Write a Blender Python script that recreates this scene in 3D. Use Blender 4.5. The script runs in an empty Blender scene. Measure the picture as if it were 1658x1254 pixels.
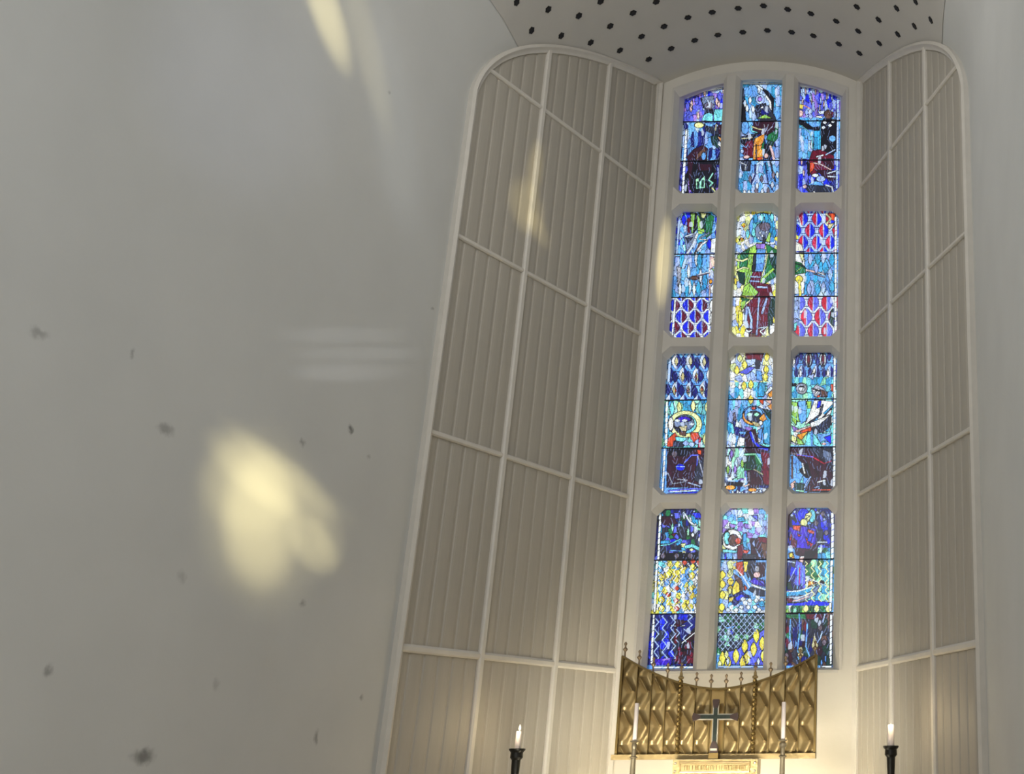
import bpy, bmesh, math, random
import numpy as np
from mathutils import Vector, Matrix
random.seed(7)
ZC = 1.6                      # eye height above the nave floor; heights below are written relative to the eye
# ------------------------------------------------------------------ camera, world, lights, exposure
F_PX, PPX, PPY, PITCH, ROLL, CX = 1790.3, 1468.4, 627.0, .3247, -.0078, 1.7392
sc = bpy.context.scene
COL = sc.collection
cam = bpy.data.cameras.new('camera'); co = bpy.data.objects.new('camera', cam); COL.objects.link(co)
cam.sensor_fit = 'HORIZONTAL'; cam.sensor_width = 36; cam.lens = F_PX/1658*36
cam.shift_x = -(PPX-829)/1658; cam.shift_y = 0; cam.clip_start = .02
co.matrix_world = Matrix.Translation((CX, 0, ZC)) @ Matrix.Rotation(math.pi/2+PITCH, 4, 'X') @ Matrix.Rotation(ROLL, 4, 'Z')
sc.camera = co
sc.view_settings.view_transform = 'Standard'; sc.view_settings.look = 'None'
sc.view_settings.exposure = 0; sc.view_settings.gamma = 1; sc.view_settings.use_curve_mapping = False
wd = bpy.data.worlds.new('daylight'); sc.world = wd; wd.use_nodes = True
wb = wd.node_tree.nodes['Background']; wb.inputs[0].default_value = (.93, .97, 1, 1); wb.inputs[1].default_value = 1.12

def area(name, loc, tgt, power, col, sx, sy):
    l = bpy.data.lights.new(name, 'AREA'); l.shape = 'RECTANGLE'; l.size = sx; l.size_y = sy; l.energy = power; l.color = col
    o = bpy.data.objects.new(name, l); COL.objects.link(o); o.location = Vector(loc)+Vector((0, 0, ZC))
    d = Vector(tgt)-Vector(loc); o.rotation_euler = d.to_track_quat('-Z', 'Y').to_euler(); return o
def spot(name, loc, tgt, power, col, deg, sx=1, sy=1, rot=0, size=.02, blend=1):
    l = bpy.data.lights.new(name, 'SPOT'); l.energy = power; l.color = col; l.spot_size = math.radians(deg); l.spot_blend = blend
    l.shadow_soft_size = size
    o = bpy.data.objects.new(name, l); COL.objects.link(o)
    d = Vector(tgt)-Vector(loc); q = d.to_track_quat('-Z', 'Y').to_matrix().to_4x4()
    o.matrix_world = Matrix.Translation(Vector(loc)+Vector((0, 0, ZC))) @ q @ Matrix.Rotation(rot, 4, 'Z') @ Matrix.Diagonal((sx, sy, 1, 1))
    return o
# ------------------------------------------------------------------ camera maths: a photo pixel to a point on a plane of the place
def ray(x, y):
    X, Y = x-PPX, y-PPY; cr, sr = math.cos(ROLL), math.sin(ROLL)
    a = (cr*X+sr*Y)/F_PX; u = -(-sr*X+cr*Y)/F_PX; c, s = math.cos(PITCH), math.sin(PITCH)
    return Vector((a, c-u*s, s+u*c))
def at(x, y, Y):
    d = ray(x, y); return Vector((CX, 0, 0))+d*(Y/d.y)
def to_px(x, y, z):
    x = x-CX; c, s = math.cos(PITCH), math.sin(PITCH); d = y*c+z*s; u = -y*s+z*c
    X, Y = x/d*F_PX, -u/d*F_PX; cr, sr = math.cos(ROLL), math.sin(ROLL)
    return PPX+cr*X-sr*Y, PPY+sr*X+cr*Y

# ------------------------------------------------------------------ lights: daylight from the nave, a warm altar lamp, added fills and patch spots
area('nave_daylight', (-.9, -1.0, 4.6), (1.0, 10, 2.6), 215, (.97, .98, 1), 2.6, 2.6)
area('chancel_fill', (0, 6.2, 6.6), (0, 11.5, 3.0), 27, (1, .98, .95), 2.4, .8)  # added fill, brightens the screens and window stone
area('low_warm_fill', (-.2, 3.0, -1.3), (-1.0, 9, 1.4), 22, (1, .9, .74), 2.0, 1.2)  # added warm fill below the view, lifts the lower walls
area('altar_lamp', (0, 10.8, -.55), (0, 11.5, -.05), 27, (1, .89, .64), 2.2, .2)
area('screen_foot_fill', (-.9, 9.9, -1.0), (-1.75, 10.4, .1), 7, (1, .88, .62), .5, .3)  # added unseen fill, warm glow on the foot of the left screen
area('screen_foot_fill', (.9, 9.9, -1.0), (1.75, 10.4, .1), 5, (1, .88, .62), .5, .3)  # the same added fill for the right screen
area('reredos_fill', (0, 9.0, -.45), (0, 10.6, .15), 21, (1, .92, .74), 2.6, .25).data.spread = math.radians(75)  # added fill so the front of the reredos is lit
def patch_spot(name, px, py, Y, power, w, h, rot, col=(1, .85, .42), src=(2.25, .6, 1.6)):  # adds an unseen spot that throws one soft patch on a surface
    tgt = at(px, py, Y); d = (tgt-Vector(src)).length
    deg = math.degrees(2*math.atan(h/2/d)); spot(name, src, tgt, power*4.6, col, deg, w/h, 1, rot)
def screen_Y(px, py):                                                # depth of the left screen behind a pixel
    d = ray(px, py); t = (1.2155+11.5*.4368+CX)/(-d.x+.4368*d.y); return d.y*t
def left_Y(px, py):
    d = ray(px, py); t = (2.338+8.94*.10+CX)/(-d.x+.10*d.y); return d.y*t
for px, py, pw, w, h, rot in ((440, 778, 300, .46, 1.1, 1.25), (402, 795, 200, .75, .7, 0), (422, 848, 430, .62, 1.0, .15), (425, 840, 150, 1.0, 1.4, .2), (508, 884, 330, .38, .52, .9), (532, 862, 120, .3, .6, .35), (470, 765, 110, .22, 1.3, 1.2)):  # added spots make the yellow patches, imitating reflections in glass
    patch_spot('warm_patch_spot', px, py, left_Y(px, py), pw, w, h, rot)
for px, py, pw, w, h, rot, c in ((395, 140, 35, 1.6, 2.0, 0, (.5, .6, 1)), (640, 210, 60, .5, 2.2, .3, (.8, .9, 1)), (560, 543, 55, .16, 1.2, 1.95, (.95, .95, 1)), (565, 603, 70, .18, 1.1, 1.95, (.95, .95, 1)), (590, 573, 60, .14, 1.3, 1.95, (.95, .95, 1))):  # added spots: cool tints and the pale bars of a glass reflection
    patch_spot('pale_patch_spot', px, py, left_Y(px, py), pw, w, h, rot, c)
for px, py, pw, w, h, rot in ((866, 275, 330, .22, .75, .0), (852, 335, 420, .42, .7, .3), (872, 372, 260, .22, .5, .6)):  # added spots for the yellow patches on the left screen
    patch_spot('warm_patch_spot', px, py, screen_Y(px, py), pw, w, h, rot)
patch_spot('warm_patch_spot', 525, 8, left_Y(525, 8), 640, .32, 1.15, .55)  # added spots for the yellow streak high on the left wall
patch_spot('warm_patch_spot', 590, 60, left_Y(590, 60), 130, .30, 1.9, .45)
patch_spot('warm_patch_spot', 1076, 425, 11.5, 1250, .22, 1.3, 0)  # added spot for the yellow strip beside the window

# ------------------------------------------------------------------ the architecture's dimensions (metres)
D = 11.5; W = 1.2155; TAN = .4368; XO = 2.333; YO = D-(XO-W)/TAN     # end wall, its half width, splay of the screens
VA, VB, VZ = 2.338, 2.25, 5.84                                       # elliptical vault: half width, rise, springing
RAILS = [.872, 2.658, 4.501, 6.318]; STILES = [W, 1.592, 1.968, XO]
FLR = -1.6; PLAT = -1.15
def vhalf(Y, side):
    return VA + max(0, YO-Y)*(.10 if side < 0 else .05)
def vz(x, Y=D):
    a = vhalf(Y, -1 if x < 0 else 1); q = min(1, abs(x)/a); return VZ+VB*math.sqrt(max(0, 1-q*q))

# ------------------------------------------------------------------ materials
def lin(c): return tuple(((v/255)/12.92 if v/255 <= .04045 else ((v/255+.055)/1.055)**2.4) for v in c)
def mat(name, col, rough=.6, metal=0, nscale=0, namp=.08, bump=0, bscale=40, stretch=(1, 1, 1), col2=None, **kw):
    m = bpy.data.materials.new(name); m.use_nodes = True; nt = m.node_tree; b = nt.nodes['Principled BSDF']
    b.inputs['Roughness'].default_value = rough; b.inputs['Metallic'].default_value = metal
    c = (*lin(col), 1); b.inputs['Base Color'].default_value = c
    tc = nt.nodes.new('ShaderNodeTexCoord'); mp = nt.nodes.new('ShaderNodeMapping'); mp.inputs['Scale'].default_value = stretch
    nt.links.new(tc.outputs['Object'], mp.inputs[0])
    if nscale:
        n = nt.nodes.new('ShaderNodeTexNoise'); n.inputs['Scale'].default_value = nscale; n.inputs['Detail'].default_value = 5
        nt.links.new(mp.outputs[0], n.inputs['Vector'])
        mx = nt.nodes.new('ShaderNodeMix'); mx.data_type = 'RGBA'
        c2 = (*lin(col2), 1) if col2 else tuple(v*(1-namp*2.2) for v in c[:3])+(1,)
        mx.inputs['A'].default_value = c2; mx.inputs['B'].default_value = tuple(min(1, v*(1+namp)) for v in c[:3])+(1,)
        nt.links.new(n.outputs['Fac'], mx.inputs['Factor']); nt.links.new(mx.outputs['Result'], b.inputs['Base Color'])
    if bump:
        n2 = nt.nodes.new('ShaderNodeTexNoise'); n2.inputs['Scale'].default_value = bscale; n2.inputs['Detail'].default_value = 4
        nt.links.new(mp.outputs[0], n2.inputs['Vector'])
        bp = nt.nodes.new('ShaderNodeBump'); bp.inputs['Strength'].default_value = bump; bp.inputs['Distance'].default_value = .02
        nt.links.new(n2.outputs['Fac'], bp.inputs['Height']); nt.links.new(bp.outputs[0], b.inputs['Normal'])
    return m
M = {}
M['plaster'] = mat('plaster', (216, 217, 214), .75, nscale=1.3, namp=.05, bump=.05, bscale=18)
M['vault'] = mat('vault_plaster', (204, 201, 194), .8, nscale=2, namp=.04, bump=.05, bscale=25)
M['endplaster'] = mat('end_plaster', (220, 215, 204), .75, nscale=2.2, namp=.05, bump=.05, bscale=25)
M['stone'] = mat('painted_stone', (210, 206, 198), .7, nscale=4, namp=.05, bump=.12, bscale=30)
M['panel'] = mat('panel_board', (180, 174, 162), .55, nscale=5, namp=.05, stretch=(5, 5, .4), bump=.06, bscale=40)
M['frame'] = mat('painted_frame', (216, 211, 201), .45, nscale=8, namp=.05)
M['dark'] = mat('dark_fitting', (22, 20, 18), .6, nscale=30)
M['black'] = mat('black_iron', (26, 25, 20), .4, .3, nscale=25, namp=.2)
M['gold'] = mat('gilded_bronze', (168, 146, 102), .30, .62, nscale=14, namp=.16, bump=.15, bscale=30)
M['goldlt'] = mat('polished_brass', (176, 148, 94), .3, .6, nscale=14, namp=.12, bump=.05)
M['golddk'] = mat('dark_bronze_rim', (112, 92, 50), .42, .7, nscale=20, namp=.15)
M['finial'] = mat('dull_bronze', (150, 130, 104), .5, .5, nscale=20, namp=.1)
M['crossdk'] = mat('green_black_inlay', (40, 50, 42), .35, .3, nscale=40, namp=.5, col2=(14, 16, 14))
M['silver'] = mat('silver_edge', (205, 198, 182), .3, .7, nscale=20)
M['crossend'] = mat('brown_enamel', (58, 42, 38), .4, .3, nscale=20)
M['pewter'] = mat('pewter', (128, 118, 98), .4, .6, nscale=30, namp=.15)
M['wax'] = mat('candle_wax', (214, 204, 202), .5, nscale=6, namp=.03)
M['stonefloor'] = mat('stone_floor', (150, 142, 130), .5, nscale=3, namp=.1)
M['cloth'] = mat('altar_cloth', (232, 228, 218), .85, nscale=8, namp=.03)
M['wood'] = mat('altar_wood', (120, 84, 52), .5, nscale=5, stretch=(1, 8, 8), namp=.15)
M['lead'] = mat('lead_bar', (20, 22, 34), .6, .2, nscale=20)
def flame_mat():
    m = bpy.data.materials.new('flame'); m.use_nodes = True; nt = m.node_tree; nt.nodes.clear()
    e = nt.nodes.new('ShaderNodeEmission'); e.inputs[0].default_value = (1, .88, .6, 1); e.inputs[1].default_value = 3
    o = nt.nodes.new('ShaderNodeOutputMaterial'); nt.links.new(e.outputs[0], o.inputs[0]); return m
M['flame'] = flame_mat()
def glass_mat():
    m = bpy.data.materials.new('stained_glass'); m.use_nodes = True; nt = m.node_tree; nt.nodes.clear()
    a = nt.nodes.new('ShaderNodeVertexColor'); a.layer_name = 'tint'
    n = nt.nodes.new('ShaderNodeTexNoise'); n.inputs['Scale'].default_value = 55; tc = nt.nodes.new('ShaderNodeTexCoord')
    nt.links.new(tc.outputs['Object'], n.inputs['Vector'])
    r = nt.nodes.new('ShaderNodeMapRange'); r.inputs['To Min'].default_value = .78; r.inputs['To Max'].default_value = 1.15
    nt.links.new(n.outputs['Fac'], r.inputs['Value'])
    v = nt.nodes.new('ShaderNodeVectorMath'); v.operation = 'SCALE'
    nt.links.new(a.outputs['Color'], v.inputs[0]); nt.links.new(r.outputs[0], v.inputs['Scale'])
    t = nt.nodes.new('ShaderNodeBsdfTransparent'); nt.links.new(v.outputs[0], t.inputs[0])
    g = nt.nodes.new('ShaderNodeBsdfGlossy'); g.inputs['Roughness'].default_value = .25; g.inputs['Color'].default_value = (.6, .6, .6, 1)
    mx = nt.nodes.new('ShaderNodeMixShader'); mx.inputs[0].default_value = .03
    nt.links.new(t.outputs[0], mx.inputs[1]); nt.links.new(g.outputs[0], mx.inputs[2])
    o = nt.nodes.new('ShaderNodeOutputMaterial'); nt.links.new(mx.outputs[0], o.inputs[0]); return m
M['glass'] = glass_mat()

# ------------------------------------------------------------------ builders
def tag(o, label=None, cat=None, group=None, kind=None):
    for k, v in (('label', label), ('category', cat), ('group', group), ('kind', kind)):
        if v: o[k] = v
    return o
def root(name, loc):
    o = bpy.data.objects.new(name, None); COL.objects.link(o); o.location = (loc[0], loc[1], loc[2]+ZC); o.empty_display_size = .1; return o
def wloc(p):
    v = Vector((0, 0, 0))
    while p is not None: v = v+Vector(p.location); p = p.parent
    return v
def obj(name, vs, fs, m, parent=None, smooth=False, base=None):
    me = bpy.data.meshes.new(name); off = wloc(parent)
    if parent is None and base is not None: off = Vector((base[0], base[1], base[2]+ZC))
    me.from_pydata([(v[0]-off[0], v[1]-off[1], v[2]+ZC-off[2]) for v in vs], [], fs)
    me.validate(); bm = bmesh.new(); bm.from_mesh(me); bmesh.ops.recalc_face_normals(bm, faces=bm.faces); bm.to_mesh(me); bm.free()
    me.materials.append(m)
    if smooth:
        me.polygons.foreach_set('use_smooth', [True]*len(me.polygons))
        try: me.set_sharp_from_angle(angle=math.radians(40))
        except Exception: pass
    o = bpy.data.objects.new(name, me); COL.objects.link(o); o.parent = parent
    if parent is None and base is not None: o.location = off
    return o
class G:
    def __init__(s): s.v = []; s.f = []
    def add(s, vs, fs):
        k = len(s.v); s.v += [tuple(v) for v in vs]; s.f += [tuple(i+k for i in f) for f in fs]; return s
    def box(s, a, b):
        x0, y0, z0 = a; x1, y1, z1 = b
        return s.add([(x0,y0,z0),(x1,y0,z0),(x1,y1,z0),(x0,y1,z0),(x0,y0,z1),(x1,y0,z1),(x1,y1,z1),(x0,y1,z1)],
                     [(0,3,2,1),(4,5,6,7),(0,1,5,4),(1,2,6,5),(2,3,7,6),(3,0,4,7)])
    def loft(s, rings, caps=True, closed=True):
        n = len(rings[0]); k = len(s.v)
        for r in rings: s.v += [tuple(p) for p in r]
        for i in range(len(rings)-1):
            for j in range(n if closed else n-1):
                a = k+i*n+j; b = k+i*n+(j+1) % n; s.f.append((a, b, b+n, a+n))
        if caps:
            s.f.append(tuple(k+j for j in range(n))[::-1]); s.f.append(tuple(k+(len(rings)-1)*n+j for j in range(n)))
        return s
    def lathe(s, prof, x, y, n=20, lean=0):
        return s.loft([[(x+r*math.cos(2*math.pi*j/n), y+r*math.sin(2*math.pi*j/n), z) for j in range(n)] for r, z in prof])
    def make(s, name, m, parent=None, smooth=False, base=None): return obj(name, s.v, s.f, m, parent, smooth, base)

# ------------------------------------------------------------------ floor, platform, nave walls and vault
tag(G().box((-4.2, -4, FLR-.1), (4.2, 12.4, FLR)).make('floor', M['stonefloor']), kind='structure')
g = G()
for i in range(3): g.box((-2.0, 8.3+.3*i, FLR+.15*i), (2.0, 11.5, FLR+.15*(i+1)))
g.make('trim_1', M['stonefloor'])['kind'] = 'structure'
CR = 6.79                                                            # height of the crease between plain cove and dotted vault
def cove_wall(side, name):
    rings = []
    Ys = [-4+i*.5 for i in range(int((YO+4)/.5)+1)]+[YO, 9.2, 9.5]
    for Y in Ys:
        a = vhalf(Y, side); p = [(side*a, Y, FLR), (side*a, Y, 0), (side*a, Y, 3), (side*a, Y, VZ)]
        ph1 = math.asin((CR-VZ)/VB)
        for k in range(1, 9):
            ph = ph1*k/8*(1.08 if k == 8 else 1); p.append((side*a*math.cos(ph), Y, VZ+VB*math.sin(ph)))
        o_ = [(q[0]+side*.25, q[1], q[2]+(.25 if q[2] > VZ else 0)) for q in p[::-1]]
        rings.append(p+o_)
    return G().loft(rings).make(name, M['plaster'] if side > 0 else M['plaster_marked'], None, True)
tag(G().box((-4.0, -4.2, FLR), (3.6, -4, 8.6)).make('back_light_block', M['plaster']), kind='structure')  # unseen wall added behind the camera to block sky light
# plaster of the left wall carries a few dirt marks of its own
def wall_pt(x, y, side=-1):
    d = ray(x, y); k = .10 if side < 0 else .05
    t = (VA+YO*k-side*CX)/(side*d.x+k*d.y); return Vector((CX, 0, 0))+d*t
def marked():
    m = mat('plaster_marked', (216, 217, 214), .75, nscale=1.3, namp=.05, bump=.05, bscale=18); nt = m.node_tree; b = nt.nodes['Principled BSDF']
    src = b.inputs['Base Color'].links[0].from_socket
    tc = nt.nodes.new('ShaderNodeTexCoord'); ns = nt.nodes.new('ShaderNodeTexNoise'); ns.inputs['Scale'].default_value = 22
    nt.links.new(tc.outputs['Object'], ns.inputs['Vector'])
    dn = nt.nodes.new('ShaderNodeVectorMath'); dn.operation = 'MULTIPLY_ADD'; dn.inputs[1].default_value = (.06,)*3
    nt.links.new(ns.outputs['Color'], dn.inputs[0]); nt.links.new(tc.outputs['Object'], dn.inputs[2])
    acc = None
    for (x, y, r, st, dy, dz) in [(62,540,.06,.35,1,.5),(215,573,.035,.35,.5,1),(268,695,.05,.4,1.4,.7),(490,717,.03,.4,1,1),(568,695,.035,.7,1,1),(597,740,.022,.3,1,1),
                          (78,1087,.03,.45,1,1),(490,978,.03,.4,1,1),(512,1195,.035,.5,.7,1.5),(585,1130,.025,.45,1,1),(232,1226,.05,.65,1.7,.9),(630,150,.02,.3,1,1),(700,500,.02,.3,1,1),(295,935,.04,.2,1,1),(350,1110,.035,.2,1,1)]:
        p = wall_pt(x, y); v = nt.nodes.new('ShaderNodeVectorMath'); v.operation = 'SUBTRACT'
        nt.links.new(dn.outputs[0], v.inputs[0]); v.inputs[1].default_value = (p.x+.03, p.y+.03, p.z+ZC+.03)
        w_ = nt.nodes.new('ShaderNodeVectorMath'); w_.operation = 'MULTIPLY'; w_.inputs[1].default_value = (1, 1/dy, 1/dz); nt.links.new(v.outputs[0], w_.inputs[0])
        ln = nt.nodes.new('ShaderNodeVectorMath'); ln.operation = 'LENGTH'; nt.links.new(w_.outputs[0], ln.inputs[0])
        mr = nt.nodes.new('ShaderNodeMapRange'); mr.interpolation_type = 'SMOOTHSTEP'
        mr.inputs['From Min'].default_value = r*.2; mr.inputs['From Max'].default_value = r*1.4; mr.inputs['To Min'].default_value = st; mr.inputs['To Max'].default_value = 0
        nt.links.new(ln.outputs['Value'], mr.inputs['Value'])
        if acc is None: acc = mr.outputs[0]
        else:
            mm = nt.nodes.new('ShaderNodeMath'); mm.operation = 'MAXIMUM'; nt.links.new(acc, mm.inputs[0]); nt.links.new(mr.outputs[0], mm.inputs[1]); acc = mm.outputs[0]
    mx = nt.nodes.new('ShaderNodeMix'); mx.data_type = 'RGBA'; mx.inputs['B'].default_value = (.03, .03, .028, 1)
    nt.links.new(src, mx.inputs['A']); nt.links.new(acc, mx.inputs['Factor']); nt.links.new(mx.outputs['Result'], b.inputs['Base Color'])
    return m
M['plaster_marked'] = marked()
tag(cove_wall(-1, 'wall_left'), kind='structure'); tag(cove_wall(1, 'wall_right'), kind='structure')
def ceiling():
    rings = []
    Ys = [-4+i*.5 for i in range(25)]+[8.4, 8.6, 8.8, YO, 9.1, 9.3, 9.6, 9.9, 10.2, 10.6, 11, 11.3, 11.62]
    ph1 = math.asin((CR-VZ)/VB)
    for Y in sorted(set(Ys)):
        ar, al = vhalf(Y, 1), vhalf(Y, -1); p = []
        # past the end of the side walls the vault carries on down to its springing over the screens
        lo = ph1
        for k in range(41):
            ph = lo+(math.pi-2*lo)*k/40; a = ar if math.cos(ph) > 0 else al
            dz = -.02
            p.append((a*math.cos(ph)*.998, Y, VZ+VB*math.sin(ph)+dz*.6))
        o_ = [(q[0]*1.03, q[1], q[2]+.3) for q in p[::-1]]
        rings.append(p+o_)
    return G().loft(rings).make('ceiling', M['vault'], None, True)
tag(ceiling(), kind='structure')

# ------------------------------------------------------------------ small dark fittings in the vault
dots = [(235,5),(324,25),(410,43),(498,72),(586,101),(669,135),(606,165),(525,140),(443,118),(360,99),(277,84),(562,35),(649,73),(735,112),(471,3),(716,48),(800,97),(627,4),(784,33),(870,89),(857,22),(939,84),(928,15),(1007,89),(996,25),(1068,99),(1061,37),(1139,122),(1132,58),(1197,148),(1190,18),(1194,86),(1253,120),(1251,54),(1305,95),(1302,22),(1352,72),(1398,55),(1355,3)]
def vault_hit(x, y):
    d = ray(x, y); t = 4.0
    while t < 20:
        p = Vector((CX, 0, 0))+d*t
        if p.z > vz(p.x, p.y)-.013: return p
        t += .004
    return None
proto = None
for i, (a, b) in enumerate(dots):
    p = vault_hit(700+a/1.7307, b/1.7307)
    if p is None or p.y > 11.4: continue
    e = .01; n = Vector((-(vz(p.x+e, p.y)-vz(p.x-e, p.y))/(2*e), 0, 1)).normalized()
    if proto is None:
        g = G(); k = 10                       # a flange with six short lugs round a dark cup
        def ring(r, z, j=0): return [((r+(j if q % 2 else 0))*math.cos(math.pi*q/6), (r+(j if q % 2 else 0))*math.sin(math.pi*q/6), z) for q in range(12)]
        g.loft([ring(.034, 0, .008), ring(.034, -.010, .008), ring(.024, -.014), ring(.018, -.012)])
        proto = obj('ceiling_fitting', [(v[0], v[1], v[2]-ZC) for v in g.v], g.f, M['dark']); o = proto
    else:
        o = proto.copy(); COL.objects.link(o)
    o.location = (p.x, p.y, p.z+ZC-.002); o.rotation_euler = n.to_track_quat('Z', 'Y').to_euler()
    tag(o, 'small dark round fitting dotted over the white vault', 'ceiling fitting', 'small dark fittings dotted over the vault')

# ------------------------------------------------------------------ splayed screens left and right of the window
def screen(side):
    ln = math.hypot(1, TAN); ux, uy = TAN/ln, -1/ln                  # along the screen, towards the nave
    nx, ny = -1/ln, -TAN/ln                                          # out of the screen into the chancel
    nm = 'left' if side < 0 else 'right'
    def P(ax, off, z): # ax = half-width coordinate on the screen plane, off = distance in front of it
        s = (ax-W)/ux
        return (side*(W+s*ux+off*nx), D+s*uy+off*ny, z)
    r = root('panelled_screen', (side*1.77, P(1.77, 0, 0)[1], FLR))
    tag(r, 'tall arched cream panelled screen at the %s of the stained glass window' % nm, 'wall panelling')
    # backing wall
    g = G(); xs = [W-.06+(XO+.02-W+.06)*k/24 for k in range(25)]
    g.loft([[P(x, -.06, FLR), P(x, -.06, max(vz(min(x, VA)), VZ)+.1), P(x, -.2, max(vz(min(x, VA)), VZ)+.1), P(x, -.2, FLR)] for x in xs])
    g.make('backing', M['panel'], r)
    zr = [FLR+.1]+RAILS+[99]
    for b in range(3):
        x0, x1 = STILES[b]+.0, STILES[b+1]-.0
        for k in range(5):
            lo, hi = zr[k], zr[k+1]
            if k == 4 and vz(x0) < lo+.1: continue
            nb = 6; rings = []; pw = (x1-x0)/nb
            for i in range(nb):
                for fx, off in (0, .0), (.06, .0), (.13, .007), (.25, .010), (.5, .011), (.78, .010), (.90, .007), (.96, .0):
                    x = x0+pw*(i+fx); top = min(hi, vz(x)-.02)
                    if top > lo: rings.append([P(x, off, lo), P(x, off, top), P(x, -.03, top), P(x, -.03, lo)])
            if len(rings) > 2: g = G().loft(rings); g.make('panel', M['panel'], r)
    hw = .021*ux*2.2
    def bar_profile(c, z, vert=True): return None
    for b in (1, 2):                                                # stiles
        x = STILES[b]; w = .026*1.0
        top = vz(x)-.03
        pr = [(-w*ux*1.2, -.01), (-w*ux*1.2, .028), (-w*ux*.7, .042), (w*ux*.7, .042), (w*ux*1.2, .028), (w*ux*1.2, -.01)]
        g = G().loft([[P(x+a, o_, z) for a, o_ in pr] for z in (FLR+.01, top)]); g.make('stile', M['frame'], r)
    for k in range(4):                                              # rails
        z = RAILS[k]; w = .026 if k else .034
        xe = XO-.01
        if vz(xe) < z+.05:
            while vz(xe) < z+.05: xe -= .005
        pr = [(-w, -.01), (-w, .024), (-w*.6, .036), (w*.3, .036), (w*.9, .018), (w, -.01)]
        g = G().loft([[P(x, o_, z+a) for a, o_ in pr] for x in (W+.01, xe)]); g.make('rail', M['frame'], r)
    # frame that runs up the outer edge, over the arch and down the inner corner
    path = [(XO, FLR), (XO, 0), (XO, 2), (XO, 4), (XO, VZ-.4)]
    ph1 = math.acos(min(1, XO/VA)); ph2 = math.acos((W+.012)/VA)
    for k in range(40):
        ph = ph1+(ph2-ph1)*k/39; path.append((VA*math.cos(ph), VZ+VB*math.sin(ph)))
    path += [(W+.012, 7.0), (W+.012, 4), (W+.012, FLR)]
    prof = [(-.02, -.03), (-.02, .055), (.012, .07), (.03, .05), (.04, .036), (.062, .03), (.066, -.02)]
    rings = []
    for i, (x, z) in enumerate(path):
        a = path[max(0, i-1)]; c = path[min(len(path)-1, i+1)]
        if i == 44: a = path[43]; c = (path[44][0]+(path[44][0]-path[43][0])*.0, path[44][1]-.2)
        t = Vector(((c[0]-a[0])/ux, c[1]-a[1])).normalized(); nn = Vector((-t.y, t.x))
        sc_ = .55 if x < W+.02 and z < 7.5 else 1
        rings.append([P(x+nn.x*u*ux*sc_, o_, z+nn.y*u*sc_) for u, o_ in prof])
    G().loft(rings).make('arched_frame', M['frame'], r, True)
    return P
PL = screen(-1); PR = screen(1)
# ------------------------------------------------------------------ end wall with its tall window
GY = 11.7                                                            # plane of the glass
BAYS = [(-.955, -.465), (-.25, .25), (.455, .955)]
ROWS = [(.895, 2.572), (2.735, 4.354), (4.54, 6.135), (6.35, 7.95)]
OW = 1.03; OB = .86                                                  # opening in the wall face
def otop(x): return vz(x)-.17-.02*abs(x)
g = G()
xs = [-W-.2+(2*W+.4)*k/48 for k in range(49)]
lo = [x for x in xs if abs(x) >= OW]
def strip(xa, xb, za, zb, n=14, y=D):
    q = [xa+(xb-xa)*k/n for k in range(n+1)]
    g.loft([[(x, y, za(x)), (x, y, zb(x)), (x, y+.16, zb(x)), (x, y+.16, za(x))] for x in q])
top_ = lambda x: vz(x)+.1
strip(-W-.3, -OW, lambda x: FLR, top_); strip(OW, W+.3, lambda x: FLR, top_)
strip(-OW, OW, lambda x: FLR, lambda x: OB, 2); strip(-OW, OW, otop, top_, 30)
g.make('wall_end', M['endplaster'])['kind'] = 'structure'
win = root('window_1', (0, GY, OB)); win['kind'] = 'structure'
# stone tracery: cells with chamfered openings
FY = 11.56
def gtop(x): return 7.915-.235*(abs(x)/.955)**2
def opening(b, k, grow=0, zg=0):
    x0, x1 = BAYS[b]; z0, z1 = ROWS[k]; x0 -= grow; x1 += grow; z0 -= grow; c = .078+grow*.4
    pts = []
    if k == 0: pts += [(x0, z0), (x0+.001, z0), (x1-.001, z0), (x1, z0)]
    else: pts += [(x0, z0+c), (x0+c, z0), (x1-c, z0), (x1, z0+c)]
    if k < 3:
        z1 += grow; pts += [(x1, z1-c), (x1-c, z1), (x0+c, z1), (x0, z1-c)]
    else:
        pts += [(x1+(x0-x1)*q/7, gtop(x1+(x0-x1)*q/7)+grow) for q in range(8)]
    return pts
g = G()
for b in range(3):
    ca = [(-OW-.02, -.357), (-.357, .352), (.352, OW+.02)][b]
    for k in range(4):
        za = OB-.01 if k == 0 else (ROWS[k-1][1]+ROWS[k][0])/2; zb = (ROWS[k][1]+ROWS[k+1][0])/2 if k < 3 else None
        inner = opening(b, k); mid = opening(b, k, .04)
        bot = [(ca[0], za+.001), (ca[0]+.0, za), (ca[1], za), (ca[1], za+.001)]
        bx0, bx1 = mid[0][0], mid[3][0]
        bot = [(ca[0], mid[0][1]), (ca[0], za), (ca[1], za), (ca[1], mid[3][1])]
        if k < 3: outer = bot+[(ca[1], mid[4][1]), (ca[1], zb), (ca[0], zb), (ca[0], mid[7][1])]
        else: outer = bot+[(ca[1]+(ca[0]-ca[1])*q/7, otop(ca[1]+(ca[0]-ca[1])*q/7)+.03) for q in range(8)]
        ringf = lambda ps, y: [(p[0], y, p[1]) for p in ps]
        g.loft([ringf(outer, FY+.2), ringf(outer, FY), ringf(mid, FY+.0), ringf(inner, FY+.11), ringf(inner, GY+.06)], caps=False)
g.make('stone_tracery', M['stone'], win)
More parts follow.
